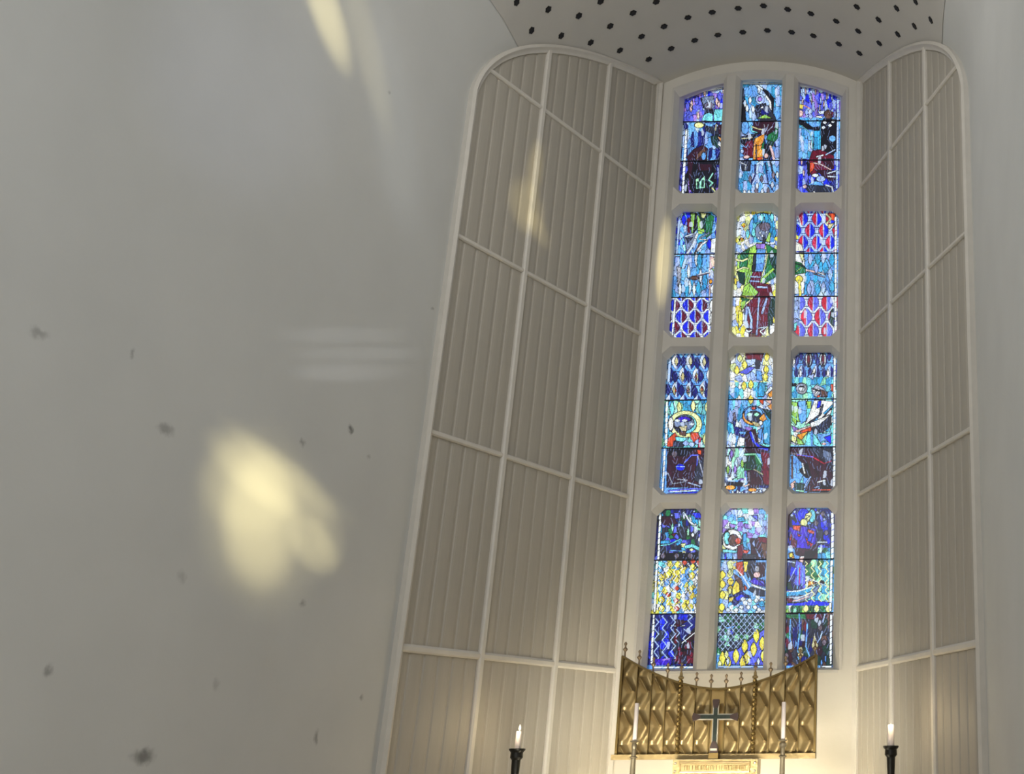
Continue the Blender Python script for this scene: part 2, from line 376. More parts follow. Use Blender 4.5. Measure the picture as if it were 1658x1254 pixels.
for xm, w in ((-.357, .105), (.352, .102)):
    h = otop(xm)+.02
    g = G().loft([[(xm-w, FY+.03, z), (xm-w*.95, FY-.01, z), (xm-w*.5, D-.0, z), (xm+w*.5, D-.0, z), (xm+w*.95, FY-.01, z), (xm+w, FY+.03, z)] for z in (OB-.0, h)])
    g.make('mullion', M['stone'], win)
g = G()                                                              # chamfered jambs, arch moulding and sill
def jpath(d): return [(-OW+d, OB), (-OW+d, 2), (-OW+d, 5), (-OW+d, otop(OW)-d)]+[((OW-d)*(-1+2*q/20), otop(OW*(-1+2*q/20))-d) for q in range(1, 20)]+[(OW-d, otop(OW)-d), (OW-d, 5), (OW-d, 2), (OW-d, OB)]
g.loft([[(x, D-.012, z) for x, z in jpath(-.03)], [(x, D-.012, z) for x, z in jpath(-.005)], [(x, FY+.01, z) for x, z in jpath(.045)], [(x, FY+.05, z) for x, z in jpath(-.03)], [(x, D+.03, z) for x, z in jpath(-.03)]], caps=False, closed=False)
g.make('window_surround', M['stone'], win)
g = G().loft([[(-OW+.01, D-.01, OB-.03), (-OW+.01, D-.01, OB), (-OW+.01, GY, ROWS[0][0]-.002), (-OW+.01, GY, OB-.03)], [(OW-.01, D-.01, OB-.03), (OW-.01, D-.01, OB), (OW-.01, GY, ROWS[0][0]-.002), (OW-.01, GY, OB-.03)]])
g.make('sill', M['stone'], win)

# ------------------------------------------------------------------ stained glass: every pane its own sheet, coloured glass pieces held in lead lines
KC = dict(w=(222,234,255), W=(248,250,246), k=(14,14,26), b=(104,168,246), B=(24,40,232), d=(22,28,112), v=(96,104,238), l=(166,190,252), p=(150,118,214),
          r=(200,36,66), R=(98,18,42), m=(52,20,38), y=(250,226,84), Y=(236,242,160), o=(242,156,50), O=(206,76,42), g=(34,112,66), G=(152,202,84), D=(22,58,50),
          t=(58,160,214), T=(122,222,232), a=(160,164,182), n=(96,66,56), P=(242,196,188), c=(158,236,196), q=(42,46,64), s=(118,132,160), e=(108,96,110), u=(60,30,190), x=(200,190,140))
KL = {k: np.array(lin(v)) for k, v in KC.items()}
PANES = []
def pane(b, k, ox, oy, s, ops): PANES.append((b, k, ox, oy, s, ops))
S1, S2, S3, S4 = 6.122, 5.7, 5.16, 4.56
# -- fourth row (top)
pane(0, 3, 1092, 120, S1, [
 ('cells', 'vvBlvp', 30, 60, 0,90,560,480), ('cells', 'bbbldl', 34, 120, 0,480,560,870), ('cells', 'dvqpdk', 34, 70, 0,860,560,1254),
 ('leaf', 'P', [(170,300),(420,270),(440,300),(235,410),(165,340),(490,170),(300,190)], 14, 40), ('leaf','v',[(450,220),(220,260),(130,320)],22,50),
 ('poly', 's', '270,230 390,215 400,330 330,370 280,330'), ('poly', 'e', '290,300 350,270 390,300 350,370 300,350'), ('line','w',9,'330,260 350,310 320,330'),('line','k',10,'260,240 290,330 340,375'),
 ('poly', 'T', '290,410 350,360 380,400 380,470 270,460'), ('poly', 'T', '390,350 490,345 495,465 390,465'), ('poly','k','300,350 400,350 385,400 340,380 300,400'),
 ('ell', 'Y', 245,507, 48,28), ('poly', 'b', '300,480 380,490 380,530 310,510'), ('poly', 'q', '300,520 490,520 490,600 390,600 310,560'), ('poly','m','430,510 500,490 500,600 440,600'),
 ('line','x',14,'415,500 405,560'), ('poly', 'D', '360,620 430,600 470,680 430,740 370,690'), ('poly', 'k', '430,600 490,640 490,720 430,700'), ('poly','o','420,610 470,640 460,670'),
 ('poly', 'w', '440,660 480,700 478,750 430,700'), ('poly', 'm', '125,820 190,745 290,705 330,740 320,870 250,870 190,1130 150,1150'), ('poly','n','230,790 300,720 310,770 200,870'),
 ('poly', 'k', '190,860 400,870 400,1000 340,1010 210,1040 190,1190 150,1130'), ('poly', 'k', '330,860 420,850 470,740 490,760 480,850 400,930'), ('poly','m','230,890 370,890 370,960 230,960'), ('ell','b',290,815,22,40),
 ('poly','k','190,1040 410,1000 410,1200 200,1200'), ('poly', 'c', '210,1040 240,1030 245,1070 300,1000 305,1130 215,1140'), ('poly','D','225,1065 245,1065 245,1125 225,1125'), ('poly','D','270,1060 290,1050 290,1120 270,1120'),
 ('line','c',16,'380,985 340,1050 380,1080 350,1110'), ('line','Y',16,'375,1130 405,1170 400,1195'), ('line','Y',16,'245,1200 315,1205'), ('poly','d','410,900 470,900 460,1110 420,1110'), ('line','l',8,'430,930 440,1030'),
 ('LEAD',20,46), ('bead', 'w', 20, '118,560 82,1190'), ('line','w',12,'118,240 300,170 470,140')])
pane(1, 3, 1190, 120, S1, [
 ('cells', 'bbtbl', 44, 110, 0,80,560,480), ('cells', 'bbldb', 44, 90, 0,480,560,870), ('cells', 'bbltlb', 40, 90, 0,860,560,1254),
 ('poly','k','60,120 90,150 110,460 50,460'), ('leaf','w',[(100,290),(120,340),(180,350),(240,150),(150,260)],16,40), ('poly', 'k', '230,110 330,170 385,240 380,420 350,300 300,190'), ('line','w',18,'220,110 270,150'), ('line','W',20,'310,220 350,280 355,380'),
 ('ell','l',250,250,44,48), ('ell','p',246,248,22,24), ('poly', 'q', '205,310 330,310 400,430 420,560 250,470 200,400'), ('ell','W',268,320,16,22), ('line','k',22,'210,330 300,300'),
 ('poly','d','260,350 340,370 330,410 250,400'),('poly', 'G', '215,440 300,400 370,440'), ('poly', 'm', '180,470 400,465 420,560 330,610 180,580'), ('line','a',8,'290,500 300,570'), ('line','a',8,'330,500 310,560'), ('line','x',14,'165,520 230,545 270,550'), ('line','a',8,'370,520 330,560'),
 ('line','T',12,'160,510 165,565 220,580'), ('poly', 'g', '400,450 430,500 425,640 370,690 310,650 330,600 395,560'), ('poly','D','330,650 390,680 380,720 310,700'), ('poly', 'k', '60,620 250,580 190,640 190,730 60,700'),
 ('line','x',14,'70,640 170,630'), ('ell','b',100,530,38,70), ('poly', 'R', '110,670 180,650 180,830 120,830 60,780'), ('line','l',10,'60,690 110,730 130,700'), ('ell','l',70,765,18,22), ('ell','P',115,822,34,18),
 ('poly', 'o', '195,640 270,600 295,590 290,640 270,700 280,850 180,850 185,700'), ('line','k',8,'185,715 280,700'), ('line','k',10,'210,700 210,840'), ('poly','O','205,830 280,820 240,870'), ('poly', 'g', '290,660 300,740 260,750 270,690'),
 ('poly','k','290,700 330,690 380,760 350,850 290,840'), ('line','P',26,'350,720 370,770 385,840'), ('ell','P',310,810,22,26), ('line','k',16,'350,870 400,1060'), ('leaf','e',[(380,1000),(150,1040),(265,1040),(210,1160),(330,1160)],16,40),
 ('poly','q','50,860 160,860 150,960 70,960'), ('line','w',10,'60,880 110,900 100,950'), ('leaf','w',[(95,1180),(140,1180),(270,1170),(220,1110),(370,1100),(420,1000)],16,34), ('line','d',12,'200,900 200,1000 160,1090'), ('line','d',10,'300,880 330,1080 380,1160'),
 ('LEAD',22,50), ('line','w',10,'80,95 470,95'), ('bead','l',12,'470,120 440,1150')])
pane(2, 3, 1280, 120, S1, [
 ('cells', 'vvBpl', 30, 90, 0,90,560,430), ('cells', 'bbltb', 36, 110, 0,440,560,850), ('cells', 'vlBvd', 30, 70, 0,840,560,1254),
 ('leaf','P',[(150,170),(250,170),(360,220),(210,260),(330,300),(120,270),(290,340)],7,45), ('leaf','l',[(110,180),(200,230),(300,260),(410,220),(440,400)],10,45),
 ('poly','y','75,290 130,310 120,350 80,340'), ('line','o',8,'130,310 190,340'), ('ell','P',95,390,30,34), ('leaf','l',[(160,380),(200,370),(200,420)],20,30), ('ell','n',375,400,40,45), ('poly','R','400,370 430,380 410,440'), ('poly','w','270,370 340,360 330,395 290,400'), ('poly','W','255,410 320,420 310,440 255,430'),
 ('poly', 'k', '80,450 130,460 220,530 290,520 290,560 160,545 90,500'), ('poly', 'k', '330,440 460,450 450,760 430,790 300,800 300,480'), ('leaf','w',[(340,480),(325,530),(390,510),(420,470)],20,16), ('ell','b',415,640,34,32), ('poly','k','440,530 455,600 440,600'),
 ('poly','t','230,560 290,560 285,750 230,740'), ('leaf','w',[(210,700)],16,50), ('line','T',10,'110,510 190,580 215,660 220,740'), ('poly', 'R', '215,760 300,750 430,810 430,940 330,960 200,1000 180,860'), ('poly','m','300,840 420,840 420,930 380,940'), ('poly','O','190,880 230,870 240,930 190,990'),
 ('line','w',16,'260,820 320,805'), ('line','l',14,'350,800 440,750'), ('line','P',12,'230,880 310,900 400,950'), ('line','k',20,'170,870 180,1000'), ('poly','m','240,950 460,960 440,1080 350,1030'), ('line','w',14,'370,985 450,960'), ('line','w',14,'370,1015 450,1020'),
 ('poly','d','440,1040 470,1080 440,1150 390,1090'), ('poly', 'q', '150,1140 220,1080 330,1100 400,1130 400,1190 190,1180'), ('poly','b','160,1110 220,1060 300,1070 340,1110 210,1100'), ('ell','w',245,1005,36,18), ('ell','l',300,1040,46,30), ('line','w',16,'350,1100 410,1120 425,1180'), ('line','W',12,'230,1165 260,1195'), ('ell','P',140,1115,20,20),
 ('leaf','P',[(110,870),(130,980)],10,40), ('LEAD',22,46), ('line','w',12,'90,120 300,150 480,210'), ('bead','l',18,'470,240 460,1130')])
# -- third row
pane(0, 2, 1080, 335, S2, [
 ('cells','lbblt', 34, 80, 0,30,560,440), ('cells','bltbbl', 40, 110, 0,438,560,836), ('cells','Blvb', 30, 60, 0,30,230,440),
 ('lens','B','R','w', 128,101, 195,912, 0,842,560,1254, .40), ('leaf','B',[(155,120),(390,345),(465,240),(465,120)],22,52), ('poly','R','185,110 215,100 215,240 190,240'),
 ('poly', 'k', '215,50 280,60 290,180 245,250 215,200'), ('poly', 'G', '220,60 260,60 240,250 225,250'), ('poly', 'G', '275,60 310,120 330,250 285,250'), ('poly','D','290,50 400,60 390,240 330,200'), ('poly', 'g', '350,110 400,70 435,90 410,250 360,290'), ('poly','Y','310,55 370,60 340,110 320,100'),('poly','G','290,220 340,200 350,240'),
 ('line','T',9,'125,250 165,330 165,430'), ('poly', 's', '160,290 260,250 290,255 240,380 180,430'), ('line','w',16,'170,275 240,250'), ('line','w',22,'280,250 240,350 190,430'), ('poly','q','175,290 240,280 190,340'), ('line','s',14,'300,290 390,240'), ('poly','n','300,330 330,320 270,430 330,470 250,430'), ('line','W',18,'360,320 320,350 285,400'), ('line','W',10,'300,300 370,305'),
 ('poly','W','410,300 470,280 465,430 400,420'), ('line','l',28,'180,460 150,560'), ('poly','a','90,550 130,560 130,660 100,740'), ('leaf','w',[(200,600),(270,480),(310,640),(210,740),(250,760),(120,760)],16,70), ('leaf','t',[(300,500),(180,760),(290,760),(350,690)],24,80),
 ('cells','WlWP', 50, 90, 385,440,560,1110), ('poly','g','415,575 460,565 455,620 430,610'), ('line','G',10,'415,570 450,600'), ('line','e',18,'240,655 300,630 420,600'), ('ell','n',255,658,40,20), ('line','w',6,'290,625 400,600'), ('ell','o',402,690,16,20), ('line','P',14,'395,730 390,860'), ('ell','W',420,920,30,60), ('ell','W',420,1030,24,60),
 ('LEAD',22,44), ('bead','w',14,'75,860 50,1200'), ('bead','l',14,'115,100 90,430')])
pane(1, 2, 1178, 335, S2, [
 ('cells','WllYw', 40, 70, 0,30,560,440), ('cells','WYlyW', 40, 70, 0,438,560,1254), ('leaf','y',[(150,170),(350,55),(240,60),(130,305),(90,310),(455,295)],24,22), ('leaf','o',[(150,180),(130,300)],14,14),
 ('ell','b',320,190,120,135), ('cells','btTbt',30,70, 230,70,430,330,), ('leaf','T',[(315,100),(240,240),(410,100),(185,250)],18,44), ('leaf','t',[(430,240),(260,110),(360,110)],20,50), ('ell','s',320,230,66,84), ('ell','e',345,185,50,40), ('leaf','w',[(300,240),(320,270),(285,290),(360,235)],10,16), ('poly','q','330,260 350,260 345,345 320,340'),
 ('poly','G','350,320 385,230 400,250 390,330'), ('poly','G','90,450 180,390 260,350 270,430 250,600 200,720 90,600'), ('poly','g','120,430 200,390 180,560 110,560'), ('poly','g','350,340 460,400 455,640 330,720 370,450'), ('poly','D','380,450 455,440 440,620 400,520'), ('poly','p','260,340 350,340 340,400 270,390'),
 ('poly','b','268,390 355,390 325,600 255,595'), ('poly','q','240,430 262,430 250,600 225,600'), ('line','Y',18,'80,490 140,500 180,480'), ('line','Y',14,'80,590 150,560 190,570'), ('line','G',18,'215,380 215,560 170,690 150,800'), ('line','Y',12,'370,440 350,540 310,660'), ('line','G',26,'420,580 350,640 300,700'), ('line','D',10,'100,600 160,640 140,720'), ('poly','D','90,600 160,610 150,720 110,700'),
 ('poly','R','235,600 320,600 300,700 400,720 420,830 390,940 370,1100 300,1210 200,1200 150,930 220,860 280,800 200,700'), ('line','l',14,'215,645 300,650'), ('line','l',14,'205,685 290,690'), ('line','l',20,'280,740 360,745'), ('poly','G','150,740 200,700 285,790 260,820 130,820'), ('line','G',20,'170,800 200,740'), ('poly','g','120,840 210,850 150,900'), ('poly','G','120,880 170,860 160,920 130,960'),
 ('poly','D','400,840 460,830 450,980 380,1180 370,1000'), ('poly','y','60,650 90,670 80,720 65,710'), ('poly','y','100,960 140,970 140,1080 100,1130'), ('poly','y','420,1010 445,1040 440,1080 415,1070'), ('poly','W','390,1090 440,1100 430,1180 390,1180'),
 ('line','l',26,'180,930 165,1060 200,1150'), ('line','l',22,'190,930 220,1040 215,1150'), ('line','l',22,'360,850 320,980'), ('line','l',16,'290,840 270,1180'), ('line','w',12,'290,1120 360,1110 300,1150 340,1190'), ('ell','w',195,1140,30,20), ('ell','R',200,1132,18,9), ('poly','n','200,1170 260,1170 260,1210 200,1205'),
 ('LEAD',26,44)])
pane(2, 2, 1275, 335, S2, [
 ('cells','bbtlb', 40, 100, 0,410,560,820), ('lens','r','B','l', 126,110, 270,110, 0,30,560,415, .36), ('lens','r','v','w', 126,133, 238,885, 0,820,560,1254, .42), ('cells','llbl',50,80,0,822,110,1100),
 ('poly','B','60,150 100,190 95,250 60,230'), ('poly','W','60,310 130,350 150,410 60,412'), ('poly','y','65,240 100,270 100,300 65,300'), ('poly','O','380,60 440,60 440,130 400,120'), ('line','x',20,'360,70 400,110 360,160'), ('poly','x','380,160 430,150 390,210 370,190'), ('poly','r','410,210 440,180 430,280'),
 ('poly','W','65,420 150,420 165,600 150,800 60,810'), ('poly','Y','110,430 150,440 140,520'), ('ell','y',108,668,34,34), ('line','y',24,'110,690 118,820'), ('poly','g','60,500 130,520 175,570 170,610 60,630'), ('line','G',10,'80,600 130,560'), ('line','D',12,'60,520 130,540 170,570'),
 ('line','P',18,'175,585 250,600 330,620'), ('line','e',10,'240,620 340,650'), ('line','w',10,'250,590 340,630'), ('leaf','l',[(210,480),(330,470),(395,620),(200,760),(330,750),(265,560)],22,60), ('leaf','t',[(280,480),(410,490),(280,760),(410,740),(350,560)],28,60),
 ('poly','D','400,960 425,940 425,1110 385,1060'), ('poly','T','60,1080 90,1060 80,1140 60,1150'),
 ('line','w',8,'90,60 130,180'), ('line','w',8,'290,50 360,170'), ('LEAD',24,46), ('bead','w',16,'445,100 445,1180')])
# -- second row
pane(0, 1, 1062, 565, S3, [
 ('lens','x','k','v', 116,116, 172,105, 60,40,470,432, .36), ('cells','tTtcT', 38, 90, 0,432,560,830), ('lens','w','d','b', 116,116, 172,105, 60,40,470,432, .34), ('leaf','x',[(172,105),(290,105),(405,110),(225,235),(340,240),(155,350),(270,350),(385,350)],15,40), ('leaf','O',[(165,350),(270,350),(335,240),(385,340)],6,24), ('leaf','d',[(230,110),(345,120),(450,130),(160,235),(275,235),(375,230),(100,340),(215,350),(325,360),(430,370)],24,50),
 ('leaf','Y',[(195,490),(312,480),(428,490),(410,760)],20,50), ('leaf','T',[(370,490),(420,600),(135,500)],20,60), ('ell','Y',245,630,140,112), ('ell','T',245,630,95,80), ('ell','W',125,630,22,60), ('ell','s',235,620,85,65), ('ell','u',235,590,60,24), ('leaf','w',[(180,600),(300,630),(240,600)],26,12), ('poly','x','190,650 260,640 250,730 220,700'), ('poly','k','150,660 190,650 215,700 180,700'), ('poly','n','190,690 250,690 250,730 200,720'),
 ('poly','O','90,760 160,700 180,730 140,820 95,820'), ('poly','O','290,700 350,700 380,760 330,800 290,750'), ('poly','T','160,735 270,745 230,780 170,770'), ('poly','q','150,770 240,780 230,820 140,820'), ('leaf','l',[(250,790),(300,800),(350,780)],26,24), ('poly','r','360,740 380,740 370,830 350,830'),
 ('poly','m','95,835 410,835 400,1160 90,1160'), ('poly','k','100,830 330,830 250,900 110,890'), ('ell','e',155,880,24,26), ('line','v',14,'240,950 300,890 350,890 340,1000'), ('ell','B',205,990,40,30), ('line','l',6,'170,985 240,985'), ('poly','q','330,1000 400,900 400,1140 320,1100'), ('line','a',8,'350,900 380,1000 400,1080'), ('line','a',10,'100,1040 140,1130 250,1110 230,1080'), ('line','a',8,'180,1090 260,1100'), ('line','l',8,'270,1120 370,1150'), ('poly','O','340,840 380,850 380,890 350,880'),
 ('line','v',16,'110,1190 230,1175 340,1170 400,1180'), ('line','w',8,'120,1195 330,1185'), ('line','B',14,'100,1215 350,1200'),
 ('LEAD',22,40), ('bead','l',18,'118,90 105,270'), ('bead','w',18,'92,450 85,800'), ('bead','w',14,'75,840 55,1190'), ])
pane(1, 1, 1165, 565, S3, [
 ('cells','lWlwY', 44, 70, 0,30,560,280), ('cells','lWTlt', 40, 80, 0,278,560,424), ('cells','tlTwb', 26, 100, 0,420,560,825), ('cells','alWpc', 34, 90, 0,824,220,1254), ('cells','dbwl', 30, 34, 0,1100,560,1254),
 ('leaf','y',[(145,180),(210,135),(390,175),(385,235),(205,310),(262,300),(262,425),(395,70)],22,40), ('leaf','Y',[(170,80),(70,120)],22,34), ('poly','R','215,40 370,40 350,110 220,90'), ('poly','l','215,90 300,85 310,120 240,150'), ('poly','v','160,200 250,150 300,155 230,215'), ('poly','q','300,90 340,100 335,170 300,170'), ('poly','b','305,180 350,190 360,270 310,260'),
 ('poly','t','330,280 390,290 370,400 320,400'), ('poly','w','380,370 430,310 445,330 400,400'), ('poly','o','400,380 445,340 445,400 420,410'), ('poly','O','330,425 370,425 365,470 340,450'), ('poly','P','375,430 435,430 430,470'), ('poly','o','400,480 440,450 435,520'), ('poly','t','360,500 430,540 420,800 370,790'), ('poly','D','350,500 430,520 420,590'),
 ('ell','b',285,560,95,82), ('ell','o',280,565,88,72), ('ell','b',285,550,78,66), ('ell','O',285,498,22,12), ('ell','q',290,570,62,52), ('leaf','c',[(310,550),(250,550)],24,16), ('poly','o','330,580 370,540 395,590 350,615'), ('poly','x','260,600 330,620 350,610 340,650 300,650'), ('ell','W',345,620,16,20),
 ('poly','d','120,560 140,600 130,650 180,660 250,700 220,745 130,720 110,620'), ('poly','e','110,540 130,530 140,600 120,600'), ('poly','b','160,690 220,690 220,720 170,715'), ('poly','p','210,650 280,660 260,690 220,680'), ('poly','m','230,690 300,670 330,800 420,830 415,880 215,870 215,720'), ('line','B',22,'260,700 280,770 330,820 400,840'), ('line','l',7,'270,700 300,790'), ('line','v',8,'330,830 400,850'), ('poly','b','320,680 360,660 350,760 320,740'),
 ('poly','W','160,740 210,745 210,810 140,820'), ('poly','R','340,860 420,870 415,1150 380,1160 330,1080 360,960'), ('poly','m','225,1010 340,1020 380,1160 240,1160'), ('poly','g','205,870 300,870 355,960 340,1060 290,1010 210,1020'), ('poly','D','220,900 290,900 310,1000 220,1000'), ('line','c',9,'205,885 300,880 350,960'), ('line','x',12,'290,1010 360,1050'),
 ('leaf','l',[(90,900),(140,960),(80,1020),(130,1030)],16,44), ('leaf','p',[(100,880),(130,1010)],14,40), ('leaf','G',[(70,1010),(190,960)],14,40), ('poly','e','230,1030 255,1030 260,1120 240,1110'), ('line','P',14,'210,1150 245,1135'), ('poly','k','50,1110 200,1120 190,1150 60,1140'), ('ell','o',90,1160,44,20), ('ell','o',275,1180,40,16), ('poly','d','320,1140 415,1140 410,1170 330,1160'),
 ('leaf','w',[(110,1200),(150,1195),(190,1210),(340,1190),(320,1215),(240,1215)],9,20), ('LEAD',22,40)])
pane(2, 1, 1268, 565, S3, [
 ('cells','ddBbd', 30, 120, 0,30,560,240), ('lens','w','d','b', 118,122, 215,90, 60,40,440,240, .3), ('leaf','d',[(150,60),(180,110),(270,60),(290,110),(385,60),(225,200),(340,200),(110,200)],17,44), ('leaf','W',[(90,105),(145,205),(260,190),(375,205)],12,34), ('ell','w',213,90,26,60), ('ell','R',213,90,13,46), ('ell','w',332,90,26,60), ('ell','R',332,90,13,46),
 ('cells','TtTtc', 40, 60, 0,238,560,412), ('cells','ccGWT', 50, 120, 0,412,230,810), ('cells','bWtTb', 50, 90, 230,412,560,810), ('poly','l','200,230 260,205 250,260'), ('ell','W',150,320,44,34), ('ell','a',155,335,46,45), ('ell','w',155,335,26,24), ('line','k',7,'140,320 170,320 155,355'), ('poly','k','70,290 110,290 105,310 70,315'), ('poly','a','235,340 280,300 340,330 370,380 360,410 260,400'), ('line','W',12,'250,350 300,340 270,380'), ('line','k',10,'240,330 320,360 300,395'), ('poly','n','310,340 370,360 370,400 320,400'), ('poly','O','290,385 320,400 280,410'), ('poly','O','395,300 430,290 425,370 400,350'),
 ('poly','G','70,440 120,450 110,640 75,600'), ('poly','b','125,440 190,430 195,600 150,630 130,580'), ('line','c',8,'75,480 115,500'), ('line','c',8,'70,560 115,590'), ('line','d',6,'130,500 185,520'), ('poly','G','195,440 240,440 230,500 205,500'), ('poly','W','260,430 320,430 300,560 230,600 180,640 220,540'), ('poly','B','290,440 325,430 310,490 280,500'), ('poly','W','320,430 420,440 400,540 280,610 300,560'), ('line','q',14,'330,470 310,550 220,620'), ('line','t',16,'345,540 410,480'), ('line','q',10,'320,590 400,500'), ('poly','q','240,660 400,550 405,640 330,700 250,700'), ('poly','W','225,620 300,590 400,550 300,640 230,660'),
 ('poly','P','80,690 140,670 230,640 240,680 130,700'), ('poly','p','70,640 130,670 90,690'), ('poly','O','140,690 235,650 235,690 150,710'), ('poly','o','110,720 210,690 150,770'), ('poly','Y','70,720 120,740 100,790 70,770'), ('poly','G','110,740 150,760 180,800 120,800'), ('line','a',14,'60,780 100,800'), ('poly','b','280,710 400,690 400,780 330,770 300,800'), ('poly','T','250,700 300,770 330,830 250,800'), ('line','T',10,'300,710 380,700 400,640'), ('poly','B','340,740 400,720 400,800'), ('leaf','P',[(340,795)],20,12),
 ('poly','m','55,825 230,822 400,900 435,1190 200,1200 300,1060 230,950 110,900 60,870'), ('poly','q','210,830 420,830 430,1080 380,980 290,900'), ('poly','s','330,840 400,870 400,960 330,900'), ('line','e',18,'65,875 110,880 190,880'), ('line','r',7,'110,890 240,900 340,960 400,940'), ('line','v',8,'120,885 250,905'), ('poly','m','110,900 220,930 300,1060 200,1190 180,1190 230,1090 160,960'),
 ('poly','k','130,1020 200,950 240,1080 190,1080'), ('line','b',26,'120,950 125,1030'), ('line','W',14,'160,960 180,1040'), ('line','n',14,'75,900 75,1080'), ('poly','T','140,1120 165,1060 170,1120'), ('poly','P','60,1130 100,1100 110,1140 70,1180'), ('poly','D','90,1120 180,1130 170,1200 100,1200'), ('line','c',14,'110,1185 170,1192'), ('line','l',14,'180,1160 200,1110 230,1070'), ('line','w',14,'290,1115 350,1100'), ('line','l',10,'260,1160 320,1150 300,1170'), ('poly','k','300,1130 390,1100 400,1200 310,1200'), ('line','O',10,'250,1180 400,1180'),
 ('LEAD',22,40), ('bead','w',16,'432,60 425,1180')])
# -- first row (bottom)
pane(0, 0, 1045, 815, S4, [
 ('cells','dqvgqtd', 30, 44, 0,40,560,420), ('cells','YlTyWb', 32, 44, 0,420,560,815), ('cells','ddqdB', 34, 60, 0,815,560,1200), ('leaf','l',[(195,100),(250,165),(240,215),(360,70)],9,24), ('leaf','w',[(285,90),(330,130),(370,180)],12,36), ('line','w',16,'290,80 330,140 360,165'), ('line','c',12,'350,170 420,200 370,190 400,150'), ('poly','v','210,70 250,70 260,110 220,120'), ('poly','m','110,100 200,100 240,150 180,170 130,160'), ('poly','B','340,70 400,70 420,110 370,110'), ('poly','g','165,190 205,180 205,230 175,240'), ('poly','R','190,230 230,220 210,250'), ('leaf','c',[(315,215),(400,150),(200,180)],10,34), ('poly','q','230,180 300,170 300,270 250,260'),
 ('line','t',24,'110,290 200,285 260,275'), ('ell','B',205,280,26,18), ('line','T',10,'105,315 180,305 260,265'), ('poly','Y','262,300 300,295 295,330 265,325'), ('line','T',26,'300,325 345,315 410,345'), ('line','b',10,'180,350 280,355'), ('leaf','Y',[(285,365),(340,345)],16,10), ('poly','k','100,370 410,365 405,420 100,420'), ('leaf','e',[(130,390),(230,390),(330,390)],20,22), ('leaf','w',[(350,235),(400,270)],14,18),
 ('poly','k','270,430 400,430 400,480 280,470'), ('leaf','O',[(290,440),(390,445),(350,430),(230,630),(225,720),(170,675),(230,780)],20,20), ('leaf','y',[(185,455),(240,455),(170,530),(230,565),(120,550),(345,535),(400,515),(330,635),(280,760),(330,765),(350,475),(120,780),(120,715),(390,755)],24,28), ('leaf','b',[(160,590),(200,610),(370,650),(110,490)],20,26),
 ('zig','w', 60, 12, 66, 210, 5, 190,600,420,800), ('zig','w', 55, 12, 60, 110, 4, 80,590,240,800), ('zig','W', 62, 14, 60, 265, 4, 240,440,420,610), ('zig','W', 60, 14, 60, 100, 4, 90,440,240,590), ('zig','k', 60, 14, 64, 130, 3, 80,430,420,800),
 ('poly','m','220,860 380,880 375,1190 250,1190 200,1080'), ('cells','mqRmk',34,54,215,900,380,1190), ('poly','d','230,920 380,830 380,900 270,1030'), ('line','a',10,'260,910 290,905'), ('line','a',10,'190,905 225,910'), ('poly','u','70,1150 200,1140 190,1200 70,1200'), ('line','p',8,'130,1160 180,1150'), ('leaf','R',[(340,1120),(250,1080),(300,1060),(250,1170)],16,24), ('poly','u','350,1020 380,1010 375,1060'),
 ('LEAD',20,36), ('zig','l', 62, 18, 88, 80, 4, 60,830,225,1150), ('zig','l', 60, 18, 80, 235, 4, 225,930,300,1030), ('zig','l', 60, 16, 60, 330, 4, 310,820,380,950), ('line','w',5,'270,1035 375,950'), ('bead','w',14,'110,80 95,410'), ('bead','w',14,'85,430 68,800'), ('bead','w',14,'62,830 45,1180'), ('bead','w',12,'60,1215 370,1212')])
